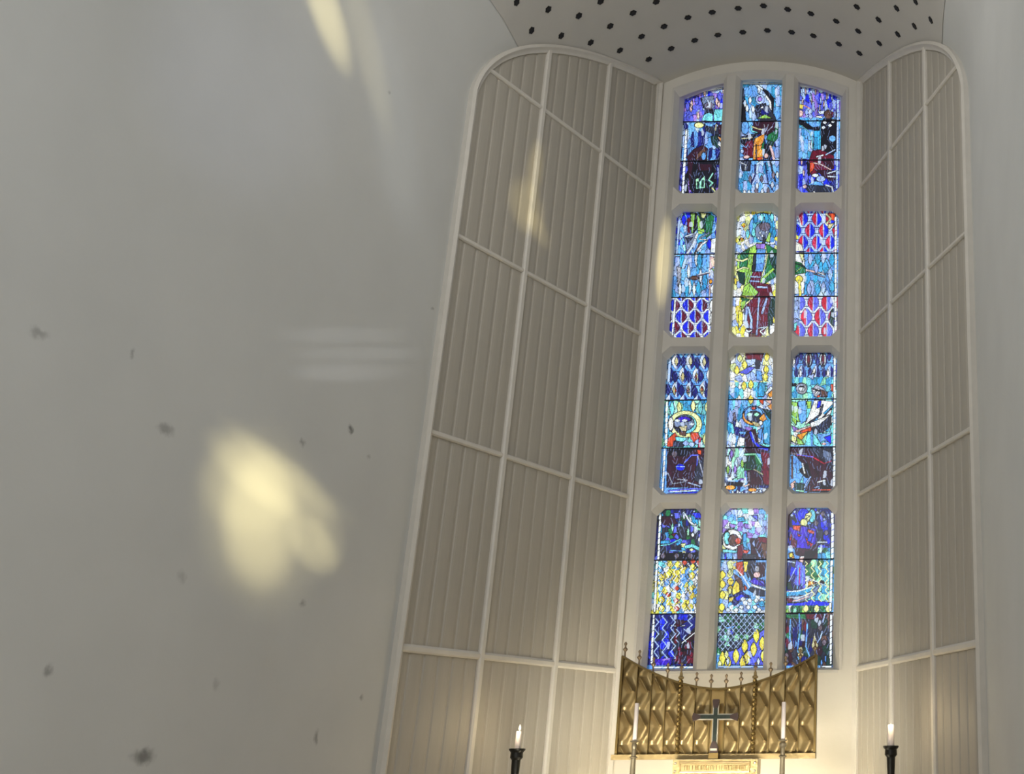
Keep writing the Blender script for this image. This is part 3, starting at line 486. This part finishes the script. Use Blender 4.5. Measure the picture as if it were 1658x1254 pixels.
pane(1, 0, 1150, 815, S4, [
 ('cells','TlwlTpb', 40, 44, 60,30,440,300), ('cells','bYlby', 44, 60, 60,300,200,815), ('cells','bwTlb', 34, 40, 140,680,440,815), ('cells','DgqDc', 36, 44, 50,815,440,1120), ('poly','t','195,110 250,100 260,135 200,140'), ('poly','p','140,150 190,160 180,185 145,180'), ('poly','p','250,150 300,160 300,195 255,185'), ('poly','v','300,90 350,90 350,130'), ('line','w',6,'290,50 270,120 310,180'), ('line','w',6,'190,50 200,180'),
 ('ell','W',160,270,74,80), ('line','k',5,'95,300 90,260 110,210 160,193 210,210 235,260 215,330 160,350 105,325'), ('ell','T',125,260,24,50), ('ell','n',172,275,38,44), ('ell','O',205,280,22,24), ('line','b',8,'85,380 85,415'), ('poly','b','90,365 165,365 165,415 90,415'), ('poly','B','105,370 120,370 120,415 105,415'), ('poly','T','90,340 200,350 195,370 90,365'),
 ('poly','t','240,230 270,220 270,310 290,350 240,320'), ('poly','R','200,320 240,300 250,350 230,420 200,420'), ('poly','O','240,345 290,350 270,375 245,370'), ('ell','Y',270,400,34,18), ('poly','m','290,260 420,260 420,420 300,420 300,340'), ('poly','l','305,300 330,260 330,320 380,400 360,405 330,330'), ('poly','R','350,250 420,255 420,300 360,300'), ('poly','n','370,290 420,300 415,410 390,410'), ('poly','q','240,380 340,380 330,470 280,560 260,500'),
 ('zig','l', 80, 14, 70, 110, 7, 90,430,190,560), ('leaf','y',[(90,530),(90,600),(90,680),(85,770),(150,640),(150,580)],24,32), ('leaf','Y',[(145,510),(145,650)],14,26), ('poly','O','190,440 240,430 250,530 220,540 190,480'), ('poly','y','245,430 280,430 270,510 250,510'), ('poly','n','170,520 230,560 250,640 220,660 190,580'), ('poly','y','190,570 215,600 220,660 165,680 160,630'), ('poly','k','280,470 340,460 340,540 300,560'), ('poly','m','340,440 410,440 400,540 350,560'), ('ell','a',345,490,18,30), ('ell','P',345,530,28,22), ('line','W',8,'190,490 240,540 290,620'), ('poly','O','250,600 275,630 255,650'),
 ('poly','u','290,580 320,550 400,570 410,620 320,600'), ('poly','v','340,560 400,580 400,610'), ('line','w',16,'310,605 360,625 410,640'), ('poly','q','300,620 400,650 400,690 340,680 280,640'), ('poly','d','130,700 230,650 300,700 260,700 180,760'), ('poly','B','180,700 230,670 260,690 200,730'), ('poly','y','140,700 180,690 160,730 135,730'), ('leaf','w',[(240,710),(290,720),(340,720),(230,770),(280,770),(330,770),(380,720),(360,790),(130,790),(190,790)],18,18), ('ell','t',380,745,22,22),
 ('poly','B','140,950 155,935 175,955 155,980'), ('poly','b','90,920 200,900 150,940'), ('poly','b','240,820 270,820 255,860'), ('poly','v','60,1190 90,1110 200,1080 290,1010 400,930 400,1200'), ('leaf','y',[(190,1130),(320,1080),(270,1140),(385,1040),(240,1180),(90,1150),(340,980),(255,1060),(395,1130),(130,1180)],24,56), ('leaf','Y',[(120,1120),(70,1190)],16,30), ('leaf','w',[(130,1170),(355,1170)],12,30),
 ('LEAD',26,38), ('net','l',40,2.3,'60,820 400,820 400,920 290,990 200,1070 60,1100'), ('bead','l',10,'60,1210 400,1210'), ('bead','l',10,'425,80 420,240')])
pane(2, 0, 1260, 815, S4, [
 ('cells','ddqvdB', 26, 44, 50,40,420,330), ('cells','dBqdv', 30, 60, 50,415,220,650), ('cells','TctTg', 40, 60, 200,330,420,720), ('cells','qmnqdD', 36, 66, 40,810,420,1200), ('leaf','l',[(120,65),(100,90),(290,70),(310,240),(340,120),(90,60),(370,90)],12,12), ('ell','b',215,95,68,66), ('ell','B',185,95,45,60), ('ell','T',250,95,26,52), ('poly','m','60,80 90,70 90,170 65,170'), ('poly','Y','205,80 240,65 250,90 220,140 180,150'), ('line','k',6,'205,90 235,95 200,120'), ('ell','Y',190,145,26,30), ('poly','T','170,165 215,170 190,225'), ('line','k',8,'165,170 190,230 220,175'),
 ('poly','u','80,180 160,165 280,190 280,300 230,350 80,330'), ('poly','O','105,165 165,165 160,210 110,195'), ('poly','r','140,220 170,240 150,250'), ('poly','O','220,190 270,210 260,240 215,210'), ('poly','r','90,210 110,260 85,280'), ('poly','r','200,250 240,280 220,320'), ('poly','B','230,220 260,230 240,290 215,280'), ('poly','R','100,250 140,280 130,330 90,330'), ('poly','r','225,290 260,300 240,330'), ('poly','m','120,330 230,340 290,290 290,410 200,410 130,380'), ('poly','q','290,200 330,200 330,290 290,320'), ('leaf','e',[(355,220),(330,80),(280,150)],16,22), ('poly','o','75,370 110,360 120,410 85,410'), ('ell','y',95,385,14,18), ('poly','P','160,400 200,385 215,410 200,450 150,430'), ('line','W',8,'170,400 200,395'), ('line','w',6,'290,290 360,290'),
 ('poly','k','200,360 300,340 220,460 180,460'), ('line','b',8,'150,460 140,630'), ('line','b',6,'185,460 175,610'), ('line','r',6,'160,480 155,600'), ('line','l',8,'70,430 120,440'), ('line','l',6,'130,480 70,600'), ('poly','D','65,590 90,580 110,640 65,640'), ('poly','w','205,550 300,595 205,625'), ('poly','o','220,570 280,592 220,615'), ('ell','k',322,588,18,16), ('line','w',6,'205,545 380,625'),
 ('poly','t','55,650 130,650 250,615 300,610 200,680 60,690'), ('poly','s','60,690 200,680 310,600 280,680 180,730 60,740'), ('line','w',9,'60,655 150,650 250,620'), ('line','w',8,'60,700 150,700 250,660'), ('line','P',8,'60,725 140,720 220,690'), ('poly','R','60,700 110,705 100,735 60,730'), ('poly','B','60,740 180,735 240,715 385,735 385,760 60,760'), ('cells','gGcWg',26,80,55,758,390,812), ('leaf','Y',[(205,780),(285,780),(370,785)],22,30), ('leaf','g',[(100,790),(150,790),(250,790)],10,26),
 ('poly','g','60,820 230,820 220,860 60,850'), ('leaf','R',[(65,1030),(70,940),(200,910)],16,44), ('poly','R','200,820 330,820 320,860 210,860'), ('leaf','g',[(170,985),(75,980)],24,24), ('line','b',9,'155,820 160,940 145,1060 150,1150'), ('line','b',9,'90,860 85,1000 100,1050'), ('line','b',9,'215,890 205,1060 230,1130'), ('line','l',7,'345,820 330,880'), ('line','l',7,'280,820 270,860'), ('line','l',8,'325,950 310,1000 270,1060'), ('poly','x','268,950 285,1030 300,1050 270,1100 245,1060'), ('ell','x',165,1085,16,26), ('ell','x',165,1120,24,14), ('leaf','b',[(320,1180),(350,1150),(130,1040)],8,34), ('leaf','e',[(340,1030),(310,920),(60,1130),(60,1170)],18,26),
 ('LEAD',22,40), ('zig','Y', 52, 12, 56, 255, 4, 200,430,385,730), ('bead','w',18,'402,70 398,400'), ('bead','w',16,'395,430 385,790'), ('bead','w',14,'390,830 388,1180'), ('bead','w',10,'320,1208 390,1208')])

def in_poly(px, py, pts):
    r = np.zeros(px.shape, bool); n = len(pts)
    for i in range(n):
        (xa, ya), (xb, yb) = pts[i], pts[(i+1) % n]
        if ya == yb: continue
        r ^= ((ya > py) != (yb > py)) & (px < (xb-xa)*(py-ya)/(yb-ya)+xa)
    return r
def seg_dist(px, py, pts):
    d = np.full(px.shape, 1e9)
    for (xa, ya), (xb, yb) in zip(pts[:-1], pts[1:]):
        dx, dy = xb-xa, yb-ya; t = np.clip(((px-xa)*dx+(py-ya)*dy)/(dx*dx+dy*dy+1e-9), 0, 1)
        d = np.minimum(d, np.hypot(px-xa-t*dx, py-ya-t*dy))
    return d
def P_(s): return [tuple(float(q) for q in t.split(',')) for t in s.split()]
def hsh(a, b, k):
    v = np.sin(a*127.1+b*311.7+k*74.7)*43758.5453; return v-np.floor(v)
def voronoi(px, py, cw, ch, seed):
    x, y = px/cw, py/ch; ix, iy = np.floor(x), np.floor(y)
    d1 = np.full(px.shape, 9.); d2 = d1.copy(); ca = ix*0; cb = ix*0
    for a in (-1, 0, 1):
        for b in (-1, 0, 1):
            gx, gy = ix+a, iy+b
            qx = gx+.15+.7*hsh(gx, gy, seed); qy = gy+.15+.7*hsh(gx, gy, seed+5)
            d = np.hypot(x-qx, y-qy); nn = d < d1
            d2 = np.where(nn, d1, np.minimum(d2, d)); d1 = np.where(nn, d, d1); ca = np.where(nn, gx, ca); cb = np.where(nn, gy, cb)
    return ca, cb, d2-d1
def paint(px, py, ops, seed):
    C = np.tile(KL['b'], (len(px), 1)); ID = np.zeros(len(px)); k = 0; LEADC = KL['k']
    for op in ops:
        k += 1; t = op[0]
        if t == 'cells':
            _, cs, cw, ch, x0, y0, x1, y1 = op; m = (px >= x0) & (px <= x1) & (py >= y0) & (py <= y1)
            a, b, e = voronoi(px[m], py[m], cw, ch, seed+k); pal = np.array([KL[c] for c in cs])
            col = pal[(hsh(a, b, 3+seed)*len(cs)).astype(int) % len(cs)]*(.72+.5*hsh(a, b, 9+seed))[:, None]
            C[m] = np.where((e < .055)[:, None], LEADC, col)
        elif t == 'lens':
            _, c1, c2, cb_, pw, ph, x0, y0, xa, ya, xb, yb, hw = op; m = (px >= xa) & (px <= xb) & (py >= ya) & (py <= yb)
            X, Y = px[m], py[m]; col = np.tile(KL[cb_], (m.sum(), 1)); j0 = np.round((Y-y0)/ph)
            ins = np.zeros(m.sum(), bool); ed = np.zeros(m.sum(), bool)
            for dj in (-1, 0, 1):
                j = j0+dj; off = x0+(j % 2)*pw/2; i = np.round((X-off)/pw); dx = (X-off-i*pw)/pw; dy = (Y-y0-j*ph)/ph
                w_ = hw*np.cos(np.clip(dy/.66, -1, 1)*math.pi/2); inn = (np.abs(dx) < w_) & (np.abs(dy) < .66)*(w_ > .05)
                wh = inn & (np.abs(dx) < .035)
                col[inn & (dx < 0)] = KL[c1]; col[inn & (dx >= 0)] = KL[c2]; col[wh] = KL['l']
                e = (np.abs(np.abs(dx)-w_) < .022) & (np.abs(dy) < .62); ed |= e & ~ins; ins |= inn
            cr_ = (~ins) & (np.abs(((Y-y0)/ph*2) % 1-.5) < .05); col[ed | cr_] = KL['d']*.8; C[m] = col
        elif t in ('poly', 'ell', 'line', 'leaf', 'bead'):
            c = KL[op[1]]
            if t == 'poly': pts = P_(op[2]); m = in_poly(px, py, pts); e = seg_dist(px, py, pts+pts[:1]) < 3.0
            elif t == 'ell':
                _, _, cx, cy, rx, ry = op; q = np.hypot((px-cx)/rx, (py-cy)/ry); m = q < 1; e = np.abs(q-1)*min(rx, ry) < 3.0
            elif t == 'leaf':
                m = np.zeros(px.shape, bool); e = m.copy(); _, _, cs, rx, ry = op
                for (cx, cy) in cs:
                    dx, dy = np.abs(px-cx)/rx, np.abs(py-cy)/ry; q = dx+dy**1.8*.98; m |= q < 1; e |= (np.abs(q-1)*rx < 3.2) & (dy < 1.1)
            else:
                pts = P_(op[3]); dd = seg_dist(px, py, pts); m = dd < op[2]/2; e = (np.abs(dd-op[2]/2) < 2.2) if op[2] > 9 else np.zeros(px.shape, bool)
                if t == 'bead': m = m & ((py+px*.5) % 44 > 6); e = (dd > op[2]/2) & (dd < op[2]/2+5)
            C[m] = c; C[e & ~(np.zeros(1, bool))] = LEADC*1.2
        elif t == 'zig':
            _, cc, pw, amp, per, x0, w_, xa, ya, xb, yb = op; m = (px >= xa) & (px <= xb) & (py >= ya) & (py <= yb)
            z = amp*(4*np.abs((py/per) % 1-.5)-1); dx = (px-x0-z+pw/2) % pw-pw/2; C[m & (np.abs(dx) < w_)] = KL[cc]
        elif t == 'net':
            _, cc, pitch, w_, pts = op; m = in_poly(px, py, P_(pts))
            a = np.abs((px+py*.85+9) % pitch-pitch/2); b = np.abs((px-py*.85+9) % pitch-pitch/2); n1 = np.minimum(a, b)
            C[m & (n1 < w_+2.5)] = LEADC; C[m & (n1 < w_)] = KL[cc]
        elif t == 'LEAD':
            a, b, e = voronoi(px, py, op[1]*1.5, op[2]*1.5, seed+77)
            C = C*(.70+.55*hsh(a, b, seed+1))[:, None]; tone = (hsh(a, b, seed+2)-.5)[:, None]*.22
            C = C*(1+tone*np.array([1, .3, -1])); C = np.where((e < .035)[:, None], LEADC+C*.15, C)
            ang = hsh(a, b, seed+6)*1.2-.6; ph = hsh(a, b, seed+8)*6.3; fo = np.sin((px*np.cos(ang)+py*np.sin(ang))/3.6+ph+.6*np.sin(py/11))
            C = C*(.93+.2*fo)[:, None]; st = (fo > .86) & (hsh(a, b, seed+4) > .45) & (e > .1); C = np.where(st[:, None], C*.55+KL['l']*.30, C)
            hl = (hsh(a, b, seed+12) > .965) & (e > .2); C = np.where(hl[:, None], C*.4+KL['w']*.5, C)
    return np.clip(C*1.3+.01, 0, 1)
BARS = {3: (197.6, 261), 2: (411.8, 481.7), 1: (648, 725.5), 0: (907, 994)}
STEP = .0052
from mathutils import geometry as _g
for pi_, (b, k, ox, oy, s, ops) in enumerate(PANES):
    poly = opening(b, k, -.0); x0, x1 = BAYS[b][0]-.004, BAYS[b][1]+.004; z0 = ROWS[k][0]-.004
    z1 = max(p[1] for p in poly)+.004
    nx = int((x1-x0)/STEP); nz = int((z1-z0)/STEP)
    X, Z = np.meshgrid(np.linspace(x0, x1, nx+1), np.linspace(z0, z1, nz+1))
    X = X.ravel(); Z = Z.ravel()
    # photograph coordinates of each point of the sheet, used once to lay out the drawing on the glass
    c_, s_ = math.cos(PITCH), math.sin(PITCH); dd = GY*c_+Z*s_; uu = -GY*s_+Z*c_
    XX, YY = (X-CX)/dd*F_PX, -uu/dd*F_PX; u = PPX+math.cos(ROLL)*XX-math.sin(ROLL)*YY; v = PPY+math.sin(ROLL)*XX+math.cos(ROLL)*YY
    C = paint((u-ox)*s, (v-oy)*s, ops, pi_*3.7+1)
    idx = np.arange((nx+1)*(nz+1)).reshape(nz+1, nx+1)
    f = np.stack([idx[:-1, :-1], idx[:-1, 1:], idx[1:, 1:], idx[1:, :-1]], -1).reshape(-1, 4)
    mx_ = X[f].mean(1); mz = Z[f].mean(1); keep = in_poly(mx_, mz, [(p[0]+(-.006 if p[0] < (x0+x1)/2 else .006), p[1]+(-.006 if p[1] < (z0+z1)/2 else .006)) for p in poly]); f = f[keep]
    me = bpy.data.meshes.new('stained_glass')
    V = np.stack([X, np.full(X.shape, 0.), Z-OB], 1)
    me.vertices.add(len(V)); me.vertices.foreach_set('co', V.ravel().astype(np.float32))
    me.loops.add(f.size); me.loops.foreach_set('vertex_index', f.ravel().astype(np.int32))
    me.polygons.add(len(f)); me.polygons.foreach_set('loop_start', np.arange(0, f.size, 4, dtype=np.int32)); me.polygons.foreach_set('loop_total', np.full(len(f), 4, np.int32))
    me.update(calc_edges=True)
    ca = me.color_attributes.new('tint', 'FLOAT_COLOR', 'POINT'); ca.data.foreach_set('color', np.concatenate([C, np.ones((len(C), 1))], 1).ravel().astype(np.float32))
    me.materials.append(M['glass']); o = bpy.data.objects.new('stained_glass', me); COL.objects.link(o); o.parent = win
    for yb in BARS[k]:
        z = at(1200, yb, GY).z
        G().box((BAYS[b][0]-.006, GY-.016, z-.0055), (BAYS[b][1]+.006, GY-.004, z+.0055)).make('saddle_bar', M['lead'], o)
# ------------------------------------------------------------------ altar, reredos and what stands there
AT = -.21
r = root('altar', (.02, 10.2, PLAT))
G().box((-1.13, 9.84, AT-.05), (1.17, 10.56, AT)).make('altar_top', M['cloth'], r)
G().box((-1.05, 9.92, PLAT), (1.09, 10.5, AT-.05)).make('altar_body', M['wood'], r)
tag(r, 'altar table with a pale cloth under the gilded reredos', 'altar')
RY = 10.3; RX0, RX1, RB = -.855, .897, .055; RC = .021
def rtop(x): return .612+.29*(abs(x-RC)/.875)**1.75
rr = root('reredos', (RC, RY, AT))
tag(rr, 'low gilded bronze reredos with wavy relief and concave spiked top edge, below the window', 'reredos')
bnd = [RX0+.012]+[RC-.063-.1325*k for k in range(5, -1, -1)][0:0]
wL = (RC-.068-(RX0+.012))/6; wR = ((RX1-.012)-(RC+.068))/6
cols = [(RX0+.012+wL*i, RX0+.012+wL*(i+1), 1) for i in range(6)]+[(RC+.068+wR*i, RC+.068+wR*(i+1), -1) for i in range(6)]
def tri(t): t = t % 1; return 4*abs(t-.5)-1
for ci, (xa, xb, sgn) in enumerate(cols):
    nu, nv = 20, 90; vs = []; fs = []
    for j in range(nv+1):
        for i in range(nu+1):
            u = i/nu; x = xa+(xb-xa)*u; zt = rtop(x)-.008; z = RB+(zt-RB)*j/nv
            t = z/.293+(.03 if sgn > 0 else .5)
            c = .5+.27*tri(t)*(1)
            e = (u-c); h = max(0, 1-abs(e)/(.52 if e < 0 else .42))
            h = (h*h*(3-2*h))*.028
            q = tri(t); rip = .010*max(0, 1-abs(e+.18*0)/.12) * (1 if 0 else 0)
            # the raised bar on each falling facet and a nub at each turn
            tt = (t % 1)
            du = u-(.18+ (0.5-tt)*1.35 if tt < .5 else 9)
            bar = .026*math.exp(-(du/.085)**2)*(1 if .05 < tt < .47 else 0)
            nub = .012*math.exp(-(((u-.22)/.14)**2+((tt-.62)/.06)**2))
            edge = min(1, u/.06, (1-u)/.06)
            vs.append((x, RY-(.006+(h+bar+nub)*edge), z))
    for j in range(nv):
        for i in range(nu): a = j*(nu+1)+i; fs.append((a, a+1, a+nu+2, a+nu+1))
    # close the panel behind
    k = len(vs); vs += [(xa, RY+.03, RB), (xb, RY+.03, RB), (xb, RY+.03, rtop(xb)-.008), (xa, RY+.03, rtop(xa)-.008)]
    fs += [(k, k+3, k+2, k+1), (0, nu, k+1, k)]+[(k, 0, nv*(nu+1), k+3), (nu, k+1, k+2, nv*(nu+1)+nu)]
    obj('relief_panel', vs, fs, M['gold'], rr, True)
g = G().loft([[(x, RY-.004, RB), (x, RY-.004, rtop(x)-.01), (x, RY+.03, rtop(x)-.01), (x, RY+.03, RB)] for x in (RC-.068, RC, RC+.068)])
g.make('niche', M['goldlt'], rr)
for x in (RC-.066, RC+.066):
    G().box((x-.006, RY-.03, RB), (x+.006, RY, rtop(x))).make('niche_edge', M['golddk'], rr)
n = 40; q = [RX0-.004+(RX1-RX0+.008)*k/n for k in range(n+1)]        # concave rim
G().loft([[(x, RY-.05, rtop(x)-.012), (x, RY-.045, rtop(x)+.006), (x, RY+.045, rtop(x)+.006), (x, RY+.045, rtop(x)-.016)] for x in q]).make('top_rim', M['golddk'], rr)
for x in (RX0, RX1): G().box((x-.008, RY-.045, RB-.02), (x+.012, RY+.04, rtop(x)+.0)).make('side_rim', M['golddk'], rr)
G().box((RX0-.03, RY-.07, RB-.045), (RX1+.012, RY+.06, RB+.0)).make('base_ledge', M['gold'], rr)
bx = sorted(set([round(c[0], 4) for c in cols]+[round(c[1], 4) for c in cols]))
for x in bx:
    tw = abs(x-(cols[3][1])) < .01 or abs(x-(cols[9][0]-wR*0)) < 0
    tw = x in (round(cols[3][1], 4), round(cols[7][1], 4))
    zt = rtop(x)
    if not tw and abs(x-RC) > .08 and RX0+.02 < x < RX1-.02:
        G().box((x-.0035, RY-.036, RB), (x+.0035, RY, zt)).make('fillet', M['golddk'], rr)
    if tw:                                                           # twisted colonnette with a capital
        rings = []
        for j in range(90):
            z = RB+(zt+.03-RB)*j/89; a0 = j*.55
            rings.append([(x+(.016+.006*math.cos(2*(a-a0)))*math.cos(a), RY-.045+(.016+.006*math.cos(2*(a-a0)))*math.sin(a), z) for a in [2*math.pi*i/12 for i in range(12)]])
        cg = G().loft(rings); tc_ = cg.make('twisted_colonnette', M['golddk'], rr, True)
        G().lathe([(.016, zt+.03), (.026, zt+.036), (.026, zt+.05), (.015, zt+.058), (.012, zt+.085), (.004, zt+.10)], x, RY-.045, 12).make('capital', M['gold'], rr)
        b0 = zt+.09; yy = RY-.045
    else: b0 = zt; yy = RY-.0
    hgt = .115 if abs(x-RC) < .45 else .125
    if tw: hgt = .075
    b1 = b0+hgt
    G().lathe([(.008, b0), (.007, b0+hgt*.35), (.009, b0+hgt*.4), (.021, b0+hgt*.52), (.021, b0+hgt*.6), (.008, b0+hgt*.7), (.007, b0+hgt*.84), (.014, b0+hgt*.93), (.013, b1), (.002, b1+.012)], x, yy, 10).make('finial', M['finial'], rr, True)
# inscribed base below the reredos
pl = root('inscribed_plinth', (.06, 10.15, AT)); tag(pl, 'brass plinth with a worn raised inscription and corner bolts under the reredos', 'plinth')
PX0, PX1, PYF = -.315, .418, 10.12
G().box((PX0, PYF, AT), (PX1, RY+.05, .0085)).make('plinth_block', M['gold'], pl)
g = G().loft([[(a, y, b) for a, b in ((PX0+.06-d, -.100-d), (PX1-.065+d, -.100-d), (PX1-.065+d, -.012+d), (PX0+.06-d, -.012+d))] for d, y in ((.004, PYF), (0, PYF-.014), (-.010, PYF-.016), (-.014, PYF-.008), (-.016, PYF-.008))])
plate = g.make('inscription_plate', M['gold'], pl)
x = PX0+.105; random.seed(3)                               # the letters are too worn to read: stroke shapes only
while x < PX1-.10:
    w = random.choice([.012, .016, .02]); z0, z1 = -.078, -.040; y0, y1 = PYF-.016, PYF-.006
    kd = random.randint(0, 3); g = G()
    g.box((x, y0, z0), (x+.004, y1, z1))
    if kd == 1: g.box((x, y0, z1-.004), (x+w-.004, y1, z1)); g.box((x, y0, z0), (x+w-.004, y1, z0+.004))
    if kd == 2: g.box((x+w-.004, y0, z0), (x+w, y1, z1)); g.box((x, y0, -.061), (x+w, y1, -.057))
    if kd == 3: g.box((x+w-.006, y0, z0), (x+w-.002, y1, z1)); g.box((x, y0, z1-.004), (x+w-.002, y1, z1))
    x += w+.006; g.make('worn_letter', M['golddk'], plate)
for x in (PX0+.022, PX1-.022):
    for z in (-.022, -.088):
        G().loft([[(x+rad*math.cos(a), y, z+rad*math.sin(a)) for a in [math.pi*i/5 for i in range(10)]] for rad, y in ((.012, PYF), (.011, PYF-.008), (.005, PYF-.013))]).make('bolt', M['silver'], pl, True)
G().box((PX0-.03, PYF-.05, AT), (PX1+.03, PYF, -.125)).make('plinth_step', M['goldlt'], pl)
# altar cross
CY = 10.17; cx_ = .028
cr = root('altar_cross', (cx_, CY, .05)); tag(cr, 'dark inlaid metal cross with pale edges standing before the gilded reredos', 'cross')
def cross_shape(w, z0, z1, arm, zc, flare):
    f = flare
    return [(-w, z0), (w, z0), (w, zc-w), (arm-.05, zc-w), (arm, zc-w-f), (arm, zc+w+f), (arm-.05, zc+w), (w, zc+w), (w, z1-.05), (w+f, z1), (-w-f, z1), (-w, z1-.05), (-w, zc+w), (-arm+.05, zc+w), (-arm, zc+w+f), (-arm, zc-w-f), (-arm+.05, zc-w), (-w, zc-w)]
def plate_(pts, y0, y1): return G().loft([[(cx_+a, y, b) for a, b in pts] for y in (y0, y1)])
zc = .365
plate_(cross_shape(.026, .10, .508, .192, zc, .0), CY, CY+.02).make('edging', M['silver'], cr)
plate_(cross_shape(.0165, .105, .50, .188, zc, .0), CY-.012, CY+.001).make('inlay', M['crossdk'], cr)
for sx in (-1, 1): plate_([(sx*.13, zc-.014), (sx*.195, zc-.036), (sx*.205, zc), (sx*.195, zc+.036), (sx*.13, zc+.014)], CY-.016, CY+.024).make('flared_end', M['crossend'], cr)
plate_([(-.018, .44), (.018, .44), (.03, .502), (.024, .515), (-.024, .515), (-.03, .502)], CY-.016, CY+.024).make('flared_end', M['crossend'], cr)
plate_([(-.016, .16), (.016, .16), (.036, .112), (.036, .062), (-.036, .062), (-.036, .112)], CY-.02, CY+.03).make('foot_block', M['crossend'], cr)
G().box((cx_-.03, CY-.026, .082), (cx_+.03, CY-.018, .10)).make('foot_band', M['silver'], cr)
plate_([(-.042, .012), (.042, .012), (.042, .062), (-.042, .062)], CY-.03, CY+.04).make('foot_base', M['golddk'], cr)
# two altar candlesticks and candles
def flame(x, y, z, s, parent):
    G().lathe([(.001, z), (.008*s, z+.008*s), (.010*s, z+.02*s), (.006*s, z+.036*s), (.001, z+.05*s)], x, y, 12).make('flame', M['flame'], parent, True)
for x, nm, zb in ((-.622, 'left', .155), (.652, 'right', .152)):
    y = 9.96
    c = root('candlestick', (x, y, AT)); tag(c, 'slender pewter candlestick on the altar, %s of the cross' % nm, 'candlestick')
    G().lathe([(.065, AT), (.065, AT+.012), (.04, AT+.03), (.024, AT+.05), (.021, -.02), (.021, .025)], x, y).make('base_stem', M['pewter'], c, True)
    G().lathe([(.021, .02), (.034, .028), (.034, .033), (.02, .04), (.017, .10)], x, y).make('collar', M['pewter'], c, True)
    G().lathe([(.014, .09), (.032 if nm == 'right' else .024, .115), (.030 if nm == 'right' else .022, .135), (.016, .148), (.036, .158), (.036, .165), (.02, .168)], x, y).make('drip_cup', M['pewter'], c, True)
    k = root('candle', (x, y, .165)); tag(k, 'tall white unlit candle in the altar candlestick %s of the cross' % nm, 'candle')
    zt_ = .477
    G().lathe([(.0185, .165), (.0185, zt_-.006), (.015, zt_), (.003, zt_-.002)], x, y).make('wax', M['wax'], k, True)
    G().lathe([(.002, zt_-.004), (.0015, zt_+.012)], x, y, 6).make('wick', M['dark'], k)
# tall floor torches
for x, nm in ((-1.535, 'left'), (1.582, 'right')):
    y = 9.7
    c = root('floor_candle_stand', (x, y, PLAT)); tag(c, 'tall black iron candle stand at the %s side of the altar' % nm, 'candle stand')
    G().lathe([(.14, PLAT), (.14, PLAT+.02), (.05, PLAT+.05), (.024, PLAT+.1), (.022, -.5), (.03, -.12), (.034, -.06), (.036, .02)], x, y).make('pole', M['black'], c, True)
    G().lathe([(.036, .015), (.052, .035), (.05, .075), (.058, .085), (.066, .095), (.066, .105), (.05, .108)], x, y).make('cup', M['black'], c, True)
    lit = nm == 'left'; zt_ = .245 if lit else .275
    k = root('candle', (x, y, .108))
    tag(k, 'lit candle in the black floor stand at the left' if lit else 'white rounded candle in the black floor stand at the right', 'candle')
    rad = .023 if lit else .029
    G().lathe([(rad, .108), (rad, zt_-.01), (rad*.8, zt_), (rad*.3, zt_-.004)], x, y).make('wax', M['wax'], k, True)
    if lit:
        G().lathe([(.002, zt_-.006), (.0015, zt_+.012)], x, y, 6).make('wick', M['dark'], k); flame(x+.004, y, zt_+.004, 1.0, k)
    else: flame(x, y, zt_-.004, .3, k)
    pl_ = bpy.data.lights.new('candle_light', 'POINT'); pl_.energy = 3; pl_.color = (1, .8, .5); pl_.shadow_soft_size = .03
    lo_ = bpy.data.objects.new('candle_light', pl_); COL.objects.link(lo_); lo_.location = (x, y-.05, zt_+.05+ZC)
